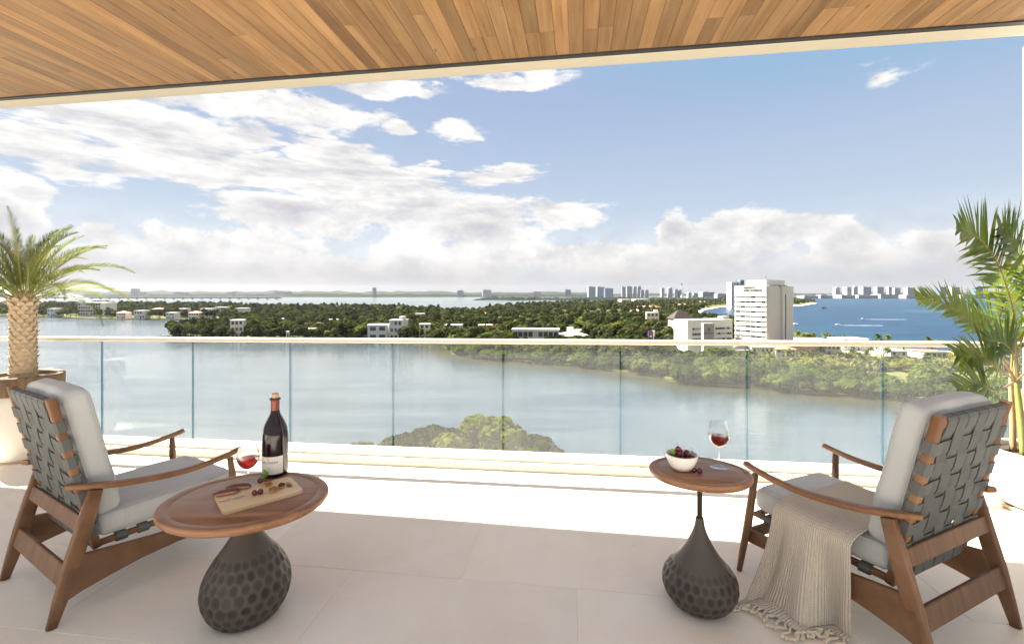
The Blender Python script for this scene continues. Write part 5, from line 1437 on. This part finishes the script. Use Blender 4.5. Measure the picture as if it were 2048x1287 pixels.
block(sb, (-w * .2, 0, h / 2), (w * .6, 24, h), 'wall_white'); block(sb, (w * .28, 3, h / 2 - 4), (w * .36, 20, h - 8), 'wall_white', 'rear_wing'); block(sb, (w * .32, 3, h - 1), (w * .24, 16, 13), 'tower_blue', 'glass_top'); block(sb, (-w * .1, -12.3, h * .5), (2.2, .8, h * .95), 'window_glass', 'slot_window')
windows(sb, -w * .5, -w * .16, h * .1, h * .95, -12, 2, 14, w * .1, h * .03); MB().tube([(0, 0, h), (0, 0, h + 6)], .5, 6).obj('mast', MAT['dark_metal'], sb)
clear(sb.location.x, sb.location.y, 30, 60)


# ---- far skyline
def tower(label, x0, x1, ytop, d, mt='tower_pale', kind='box', group='towers of the far skyline', floors=10):
    w = (x1 - x0) / FPX * d; h = EYE - (ytop - HY) / FPX * d - GZ; t = thing('far_tower', label, 'building', (((x0 + x1) / 2 - CX) / FPX * d, d, GZ), R(tr.uniform(-14, 14)), group)
    dp_ = w * tr.uniform(.5, .9); block(t, (0, 0, h / 2), (w * .92, dp_, h), mt); n = max(3, min(floors, int(h / 9)))
    for k in range(n): block(t, (0, -dp_ / 2 - .02, h * (k + .55) / n), (w * .80, .9, h / n * .42), 'tower_blue' if mt != 'tower_blue' else 'tower_grey', 'window_band')
    if kind == 'step': block(t, (w * .1, 0, h + h * .04), (w * .45, dp_ * .6, h * .09), mt, 'roof_block')
    else: block(t, (-w * .15, 0, h + 1.5), (w * .3, dp_ * .4, 3.5), 'tower_grey', 'roof_block')
    return t


for x0, x1, yt, d, mt, lb_ in [(1175, 1191, 573, 4600, 'tower_grey', 'leftmost broad grey tower of the lagoon skyline'), (1192, 1209, 573.5, 4650, 'tower_grey', 'second broad grey tower of the lagoon skyline'), (1208, 1226, 576, 4500, 'tower_blue', 'stepped bluish block right of the broad grey towers'),
                               (1243, 1251, 573, 4600, 'tower_grey', 'first of the four slim towers over the lagoon'), (1253, 1264, 572.5, 4620, 'tower_grey', 'widest of the four slim towers over the lagoon'), (1267, 1273, 573, 4600, 'tower_grey', 'third of the four slim towers over the lagoon'), (1275, 1282, 573, 4600, 'tower_grey', 'last of the four slim towers over the lagoon'),
                               (1281, 1288, 580, 4500, 'tower_grey', 'short block just right of the four slim towers'), (1290, 1297, 580, 4500, 'tower_grey', 'short block standing apart right of the slim towers'), (1321, 1328, 576, 3900, 'tower_pale', 'slim pale tower left of the viewing mast'), (1335, 1344, 576, 3900, 'tower_pale', 'pale tower with dark stripes left of the mast'),
                               (1349, 1355, 578, 3900, 'tower_pale', 'small pale tower close to the viewing mast'), (1356, 1362, 580, 3900, 'tower_grey', 'short grey block touching the viewing mast'), (1374, 1382, 585, 3200, 'tower_pale', 'low cream block right of the viewing mast'), (1385, 1395, 586, 3200, 'tower_pale', 'second low cream block right of the mast'),
                               (1400, 1427, 584, 3000, 'tower_grey', 'long dark block left of the slab tower'), (1430, 1456, 587.5, 2600, 'tower_pale', 'wide low pale building before the slab tower'),
                               (1130, 1142, 579, 5200, 'tower_grey', 'square block left of the broad grey towers'), (1066, 1083, 583, 5200, 'tower_pale', 'low long block over the wooded islet'), (964, 983, 579.5, 5200, 'tower_pale', 'pale wide block over the lagoon mid picture'), (915, 927, 581, 5200, 'tower_grey', 'small block right of the lone tower'),
                               (745, 753, 575, 4900, 'tower_grey', 'lone dark tower on the far lagoon shore'), (265, 277, 577, 5200, 'tower_grey', 'lone tower on the far left shore'), (279, 290, 584, 5400, 'tower_grey', 'low block beside the lone left tower'), (352, 372, 583.5, 5600, 'tower_grey', 'faint low block on the left shore'), (455, 470, 583.5, 5600, 'tower_grey', 'faint block near the left shore middle'), (553, 580, 583.5, 5600, 'tower_grey', 'faint long block on the left shore'),
                               (1668, 1678, 575.5, 3700, 'tower_pale', 'leftmost rounded tower of the sea skyline'), (1688, 1700, 574, 3750, 'tower_pale', 'first of the joined white seaside towers'), (1701, 1716, 574, 3800, 'tower_pale', 'second of the joined white seaside towers'), (1720, 1738, 573.5, 3700, 'tower_grey', 'broad grey seaside tower in mid skyline'), (1750, 1764, 573.5, 3700, 'tower_grey', 'stepped grey tower over the sea'),
                               (1775, 1786, 574, 3800, 'tower_pale', 'pale seaside tower left of the twin slabs'), (1787, 1798, 575.5, 3750, 'tower_pale', 'right twin slab over the sea'), (1811, 1826, 575, 3800, 'tower_pale', 'slim cream tower near the palm fronds'), (1876, 1890, 573.5, 3700, 'tower_blue', 'blue tower behind the palm tips'), (1894, 1916, 574, 3800, 'tower_pale', 'wide pale tower between palm fronds'), (1947, 1961, 573.5, 3700, 'tower_blue', 'rightmost blue tower beside the palm')]:
    tower(lb_, x0, x1, yt, d, mt, 'step' if int(x0) % 3 == 0 else 'box')
for i, (x0, x1, yt) in enumerate([(1600, 1630, 591), (1635, 1662, 590), (1664, 1700, 589.5), (1704, 1745, 590), (1748, 1790, 588.5), (1795, 1835, 590), (1840, 1880, 589.5), (1920, 1945, 589)]):
    tower('low white seafront building, number %s from the left below the towers' % ('one', 'two', 'three', 'four', 'five', 'six', 'seven', 'eight')[i], x0, x1, yt, 3550, 'tower_pale', 'box', 'low seafront buildings', 3)
vm_, d = place('viewing_mast', 'thin dark observation mast on a white foot in the skyline', 'tower', 1363.5, 600, 0, d=2900); h = EYE - (566.5 - HY) / FPX * d - GZ
MB().tube([(0, 0, 0), (0, 0, h * .5), (0, 0, h)], [4.2, 2.6, 2.2], 10).obj('shaft', MAT['tower_grey'], vm_); MB().lathe([(2.3, h), (5, h - 2), (5, h - 7), (2.3, h - 9)], 14).obj('cabin', MAT['dark_metal'], vm_); MB().lathe([(7, 0), (6, 18), (3.5, 30)], 12).obj('foot', MAT['wall_white'], vm_)
br = thing('lagoon_bridge', 'long low causeway bridge on piers across the far lagoon', 'bridge', ((320 - CX) / FPX * 3050, 3050, WZ), R(-3))
L = 500 / FPX * 3050; block(br, (0, 0, 9.0), (L, 10, 5.5), 'bridge_grey', 'deck'); block(br, (0, -5.2, 12.4), (L, .5, 1.3), 'bridge_grey', 'parapet')
for k in range(26): block(br, (-L / 2 + L * (k + .5) / 26, 0, 2.2), (6.5, 8, 8.0), 'bridge_grey', 'pier')


# ---- boats
def boat(name, label, x, y, L, rot, dark=False, wake=None, group=None, cabin=True):
    p = unp(x, y, WZ); t = thing(name, label, 'boat', p, R(rot), group); W2 = L * .15; m = MB(); vs = []
    for k in range(7):
        f = k / 6; xx = -L / 2 + L * f; w = W2 * (1 - max(0, (f - .45) / .55) ** 2); zt = L * .07 + L * .06 * f ** 2
        vs += [(xx, -w, zt), (xx, -w * .6, -.3), (xx, w * .6, -.3), (xx, w, zt)]
    fs = [(k * 4 + a, k * 4 + a + 1, (k + 1) * 4 + a + 1, (k + 1) * 4 + a) for k in range(6) for a in range(3)] + [(k * 4 + 3, k * 4, (k + 1) * 4, (k + 1) * 4 + 3) for k in range(6)] + [(0, 3, 2, 1)]
    m.add(vs, fs).obj('hull', MAT['boat_dark' if dark else 'boat_hull'], t)
    if cabin: block(t, (-L * .06, 0, L * .14), (L * .36, W2 * 1.4, L * .13), 'boat_dark' if dark else 'boat_hull', 'cabin'); block(t, (L * .125, 0, L * .145), (.08, W2 * 1.2, L * .07), 'window_glass', 'windscreen')
    if dark: block(t, (-L * .05, 0, L * .26), (L * .6, W2 * 1.6, .2), 'boat_dark', 'canopy')
    if wake:
        rg = random.Random(int(x)); pts = []; n = 16
        up_ = [(-L / 2 - wake * f, (.25 + .8 * f ** .5 * W2 * (1.1 - .7 * f)) + rg.uniform(-.25, .25)) for f in [k / n for k in range(n + 1)]]
        dn = [(-L / 2 - wake * f, -(.25 + .8 * f ** .5 * W2 * (1.1 - .7 * f)) + rg.uniform(-.25, .25)) for f in [k / n for k in range(n + 1)]]
        vs = [(a, b, .14) for a, b in up_] + [(a, b, .14) for a, b in dn]; o = MB().add(vs, [(k, k + 1, n + 2 + k, n + 1 + k)[::-1] for k in range(n)]).obj('wake', MAT['foam']); o.matrix_world = Matrix.Translation(p) @ Matrix.Rotation(R(rot), 4, 'Z'); stuff(o)
    return t


boat('tour_boat', 'dark covered tour boat out on the blue sea', 1647, 617, 17, 4, True)
boat('speed_boat', 'small white speedboat on the sea with long wake, farther one', 1725, 638.5, 9, 176, False, 55)
boat('speed_boat', 'small white speedboat on the sea with long wake, nearer one', 1674, 650.5, 9, 177, False, 48)
boat('speed_boat', 'white boat close behind the right edge of the hotel', 1590, 649, 10, 20, False, 8)
for x, lb_ in ((432, 'leftmost white motorboat moored at the wooded point'), (456, 'middle white motorboat moored at the wooded point'), (482, 'rightmost white motorboat moored at the wooded point')): boat('motor_boat', lb_, x, 679.5, 9, 8, group='motorboats at the point')
boat('skiff', 'flat grey skiff drifting below the white modern villa', 736, 687, 9, 4, True, cabin=False)
dk = thing('jetty', 'dark wooden jetty at the tip of the wooded point', 'jetty', (*gp(340, 672.5), WZ), R(4)); block(dk, (0, 0, 1.2), (16, 3, .3), 'boat_dark', 'deck')
for k in range(5):
    for s in (-1, 1): block(dk, (-7 + 3.5 * k, s * 1.2, .3), (.3, .3, 2.6), 'boat_dark', 'pile')
dk = thing('jetty', 'long thin jetty reaching into the bay beside the hotel', 'jetty', (*gp(1420, 629), WZ), R(-6)); block(dk, (0, 0, 1.4), (62, 3, .4), 'boat_dark', 'deck')
for k in range(8): block(dk, (-28 + 8 * k, 0, .4), (.6, 2.6, 2.4), 'boat_dark', 'pile')

# ---- trees one can tell apart
mound = [('rounded crown of a big mangrove tree just below the terrace, the highest', 978, 818, 94, 14.2, 11.0), ('broad mangrove crown spreading left of the highest one below the terrace', 850, 843, 95, 13.5, 9.0), ('small mangrove crown at the left end of the clump below the terrace', 716, 880, 97, 6.2, 4.6), ('mangrove crown at the right foot of the clump below the terrace', 1072, 852, 91, 6.5, 8.0)]
for i, (lb_, x, yt, d, rx, rz_) in enumerate(mound):
    ztop = EYE - (yt - HY) / FPX * d - WZ; t = thing('mangrove_tree', lb_, 'tree', ((x - CX) / FPX * d, d, WZ), 0, 'mangrove clump below the terrace')
    put('crown', crown_mesh('crown', MAT['mound_leaf'], rx, rz_, ztop - rz_ * .98, 110, int(rx * rx * 130), .36, 400 + i, .19, .30, 0.0, .60, .86), t); put('trunk', trunk_mesh(ztop * .5, .4, 70 + i, 5, rx * .35), t)

shore = [gp(*p) for p in near_shore]


def along(pts, step):
    out = []; carry = 0
    for a, b in zip(pts, pts[1:]):
        a, b = Vector((*a, 0)), Vector((*b, 0)); L = (b - a).length; dr = (b - a).normalized(); s = carry
        while s < L: out.append((a + dr * s, Vector((-dr.y, dr.x, 0)))); s += step
        carry = s - L
    return out


i0 = near_shore.index((880, 690))
for row, (inl, step, s0) in enumerate([(2.0, 8.0, .78), (9.5, 9.0, .92), (18.5, 10.0, 1.0), (28, 11, 1.0), (38, 12.5, 1.05)]):
    for p, nn in along(shore[i0:], step):
        nn = nn if nn.y > 0 else -nn; q = p + nn * (inl + tr.uniform(-2, 2)) + Vector((tr.uniform(-2, 2), 0, 0)); px = CX + FPX * q.x / q.y
        if px > 2120 or px < 860 or blocked(q.x, q.y, 2): continue
        if row >= 3 and px > 1480: continue
        s = s0 * tr.uniform(.72, 1.18)
        make_tree('mangrove', ('leafy mangrove at the water\'s edge of the right shore', 'leafy mangrove in the second rank of the right shore', 'leafy mangrove deep in the right shore belt', 'leafy mangrove deep in the right shore belt', 'leafy mangrove deep in the right shore belt')[row], 'mangrove', mang[tr.randrange(5)], mroot[tr.randrange(3)], (q.x, q.y, WZ + .2 + (.5 if row else 0)), s, tr.uniform(0, 6.28),
                  ('mangroves at the water\'s edge', 'mangroves of the second rank', 'mangroves deep in the belt')[min(row, 2)], tr.uniform(.8, 1.12))
# front trees of the wooded point and the villas' shore
for row, (inl, step) in enumerate([(4, 6.5), (12, 8.0)]):
    for p, nn in along(shore[:i0 + 1], step):
        nn = nn if nn.y > 0 else -nn; q = p + nn * (inl + tr.uniform(-2, 2)); px = CX + FPX * q.x / q.y
        if blocked(q.x, q.y, 1.5): continue
        if tr.random() < .22: palm((q.x, q.y, GZ), tr.uniform(.8, 1.15), tr.uniform(0, 6), 'coconut palm among the front trees of the wooded point', 'palms of the wooded point'); continue
        c, k = bl[tr.randrange(4)]; make_tree('shore_tree', 'dark round tree in the front row of the wooded point' if row == 0 else 'dark round tree in the second row of the wooded point', 'tree', c, k, (q.x, q.y, GZ), tr.uniform(.75, 1.15), tr.uniform(0, 6), 'front trees of the wooded point' if row == 0 else 'second-row trees of the wooded point')
# front trees of the far point on the left
far_pt = [gp(*p) for p in [(-60, 631.6), (0, 631.8), (100, 634.7), (200, 636.7), (300, 638.2), (420, 639.6)]]
for row, (inl, step) in enumerate([(5, 11.0), (22, 13.0)]):
    for p, nn in along(far_pt, step):
        q = p + nn * inl if nn.y > 0 else p - nn * inl; q = q + Vector((tr.uniform(-3, 3), tr.uniform(-4, 4), 0))
        if blocked(q.x, q.y, -4 if row else -7): continue
        if tr.random() < .4: palm((q.x, q.y, GZ), tr.uniform(.9, 1.4), tr.uniform(0, 6), 'coconut palm on the far point behind the date palm', 'palms of the far point'); continue
        c, k = (bl + cas)[tr.randrange(6)]; make_tree('point_tree', 'dark tree along the far point left of the picture', 'tree', c, k, (q.x, q.y, GZ), tr.uniform(.75, 1.3), tr.uniform(0, 6), 'trees of the far point')
# palms: gardens behind the mangroves on the right, and by the sea
for k in range(95):
    px, py = tr.uniform(1440, 2060), tr.uniform(706, 762); q = unp(px, py, GZ)
    yb_ = np.interp(px, [p[0] for p in near_shore], [p[1] for p in near_shore])
    if py > yb_ - 14 or blocked(q.x, q.y, 1): continue
    palm((q.x, q.y, GZ), tr.uniform(.7, 1.05), tr.uniform(0, 6), 'coconut palm in the gardens behind the right mangroves', 'garden palms on the right')
for k in range(26):
    px = tr.uniform(1592, 1712); q = unp(px, lerp(690, 698, (px - 1592) / 120) + tr.uniform(-4, 3), GZ)
    if blocked(q.x, q.y, 0): continue
    palm((q.x, q.y, GZ), tr.uniform(.75, 1.1), tr.uniform(0, 6), 'coconut palm in the row between hotel and sea', 'palms beside the sea')
for px, yt, lb_ in ((1757, 666, 'left of three lone palms against the sea'), (1776, 667, 'middle of three lone palms against the sea'), (1857, 672, 'right and largest of three lone palms against the sea')):
    d = 300; q = at(px, yt, d); palm((q.x, d, GZ), (q.z - GZ) / 10.2, 1.0, lb_, 'lone palms against the sea')

# ---- the woods beyond: a mass of trees, one object
gx = np.random.RandomState(12); pts = []; kind = []
N_ = 30000
d_ = np.exp(gx.uniform(np.log(215), np.log(2700), N_)); px_ = gx.uniform(-60, 2110, N_); X_ = (px_ - CX) / FPX * d_
ok = inside(X_, d_)
for x, y, px in zip(X_[ok], d_[ok], px_[ok]):
    yb_ = np.interp(px, [p[0] for p in near_shore], [p[1] for p in near_shore]); py = HY + FPX * (EYE - GZ) / y
    if px > 335 and py > yb_ - (1.6 if px < 880 else 9): continue
    if px > 1340 and py > 676 and px < 1545: continue
    if px >= 1545 and 672 < py < 702: continue
    if px >= 1545 and py >= 702 and (py < 722 or py > yb_ - 20): continue
    if blocked(x, y, 1.5): continue
    n_ = math.sin(x * .021 + 1.3) * math.sin(y * .013 + .4) + .5 * math.sin(x * .05 + y * .031)
    scrubby = 1120 < px < 1360 and 625 < py < 700 and n_ > -.75 or (990 < px < 1070 and 640 < py < 660)
    if px >= 1545 and py > 700: k = 6 + int(gx.randint(0, 2))
    elif scrubby: k = 6 + int(gx.randint(0, 2)) if gx.rand() < .86 else int(gx.randint(0, 4))
    else:
        r_ = gx.rand(); k = int(gx.randint(0, 4)) if r_ < .56 else (4 + int(gx.randint(0, 2)) if r_ < .70 else (6 + int(gx.randint(0, 2)) if r_ < .80 else 8))
    s = gx.uniform(.7, 1.2) * (1 if y < 900 else 1.2) * (1.1 if px < 470 and y > 600 else 1)
    pts.append((x, y, GZ)); kind.append((k, gx.uniform(0, 6.28), s))
protos = bpy.data.collections.new('woodland_trees')
for k, (c, _t) in enumerate(bl + cas + scr): protos.objects.link(bpy.data.objects.new('tree_%02d' % k, c))
m = MB(); pm_ = pcr[0].copy(); pm_.transform(Matrix.Translation((0, 0, 6.6))); protos.objects.link(bpy.data.objects.new('tree_%02d' % 8, pm_))
me = bpy.data.meshes.new('woodland'); me.from_pydata(pts, [], [])
kd = np.array(kind, np.float32)
a = me.attributes.new('kind', 'INT', 'POINT'); a.data.foreach_set('value', kd[:, 0].astype(np.int32))
a = me.attributes.new('turn', 'FLOAT_VECTOR', 'POINT'); a.data.foreach_set('vector', np.stack([np.zeros(len(kd)), np.zeros(len(kd)), kd[:, 1]], 1).astype(np.float32).ravel())
a = me.attributes.new('size', 'FLOAT', 'POINT'); a.data.foreach_set('value', kd[:, 2])
wl_ = stuff(put('woodland', me))
ng = bpy.data.node_groups.new('woodland', 'GeometryNodeTree'); ng.interface.new_socket('Geometry', in_out='INPUT', socket_type='NodeSocketGeometry'); ng.interface.new_socket('Geometry', in_out='OUTPUT', socket_type='NodeSocketGeometry')
gi, go = ng.nodes.new('NodeGroupInput'), ng.nodes.new('NodeGroupOutput'); ip = ng.nodes.new('GeometryNodeInstanceOnPoints'); ci = ng.nodes.new('GeometryNodeCollectionInfo'); ci.inputs['Collection'].default_value = protos
ci.inputs['Separate Children'].default_value = True; ci.inputs['Reset Children'].default_value = True; ip.inputs['Pick Instance'].default_value = True
def named(nm, typ): n = ng.nodes.new('GeometryNodeInputNamedAttribute'); n.data_type = typ; n.inputs['Name'].default_value = nm; return n.outputs['Attribute']
ng.links.new(gi.outputs[0], ip.inputs['Points']); ng.links.new(ci.outputs[0], ip.inputs['Instance']); ng.links.new(named('kind', 'INT'), ip.inputs['Instance Index']); ng.links.new(named('turn', 'FLOAT_VECTOR'), ip.inputs['Rotation']); ng.links.new(named('size', 'FLOAT'), ip.inputs['Scale']); ng.links.new(ip.outputs[0], go.inputs[0])
md = wl_.modifiers.new('woodland', 'NODES'); md.node_group = ng
print('woodland', len(pts), 'keep', len(KEEP))

# ---- moist sea air
def f_haze(t):
    v = t.node('ShaderNodeVolumePrincipled'); v.inputs['Color'].default_value = (0.86, 0.89, 0.95, 1); v.inputs['Density'].default_value = HAZE; v.inputs['Anisotropy'].default_value = .35
    t.l.new(v.outputs[0], t.n['Material Output'].inputs['Volume'] if 'Material Output' in t.n else t.n[0].inputs['Volume'])
HAZE = 1.6e-5
hm = mat('haze_air', f_haze)
hz_ = MB().box((0, 4600, 60), (19400, 9900, 196)).obj('haze', hm); stuff(hz_)
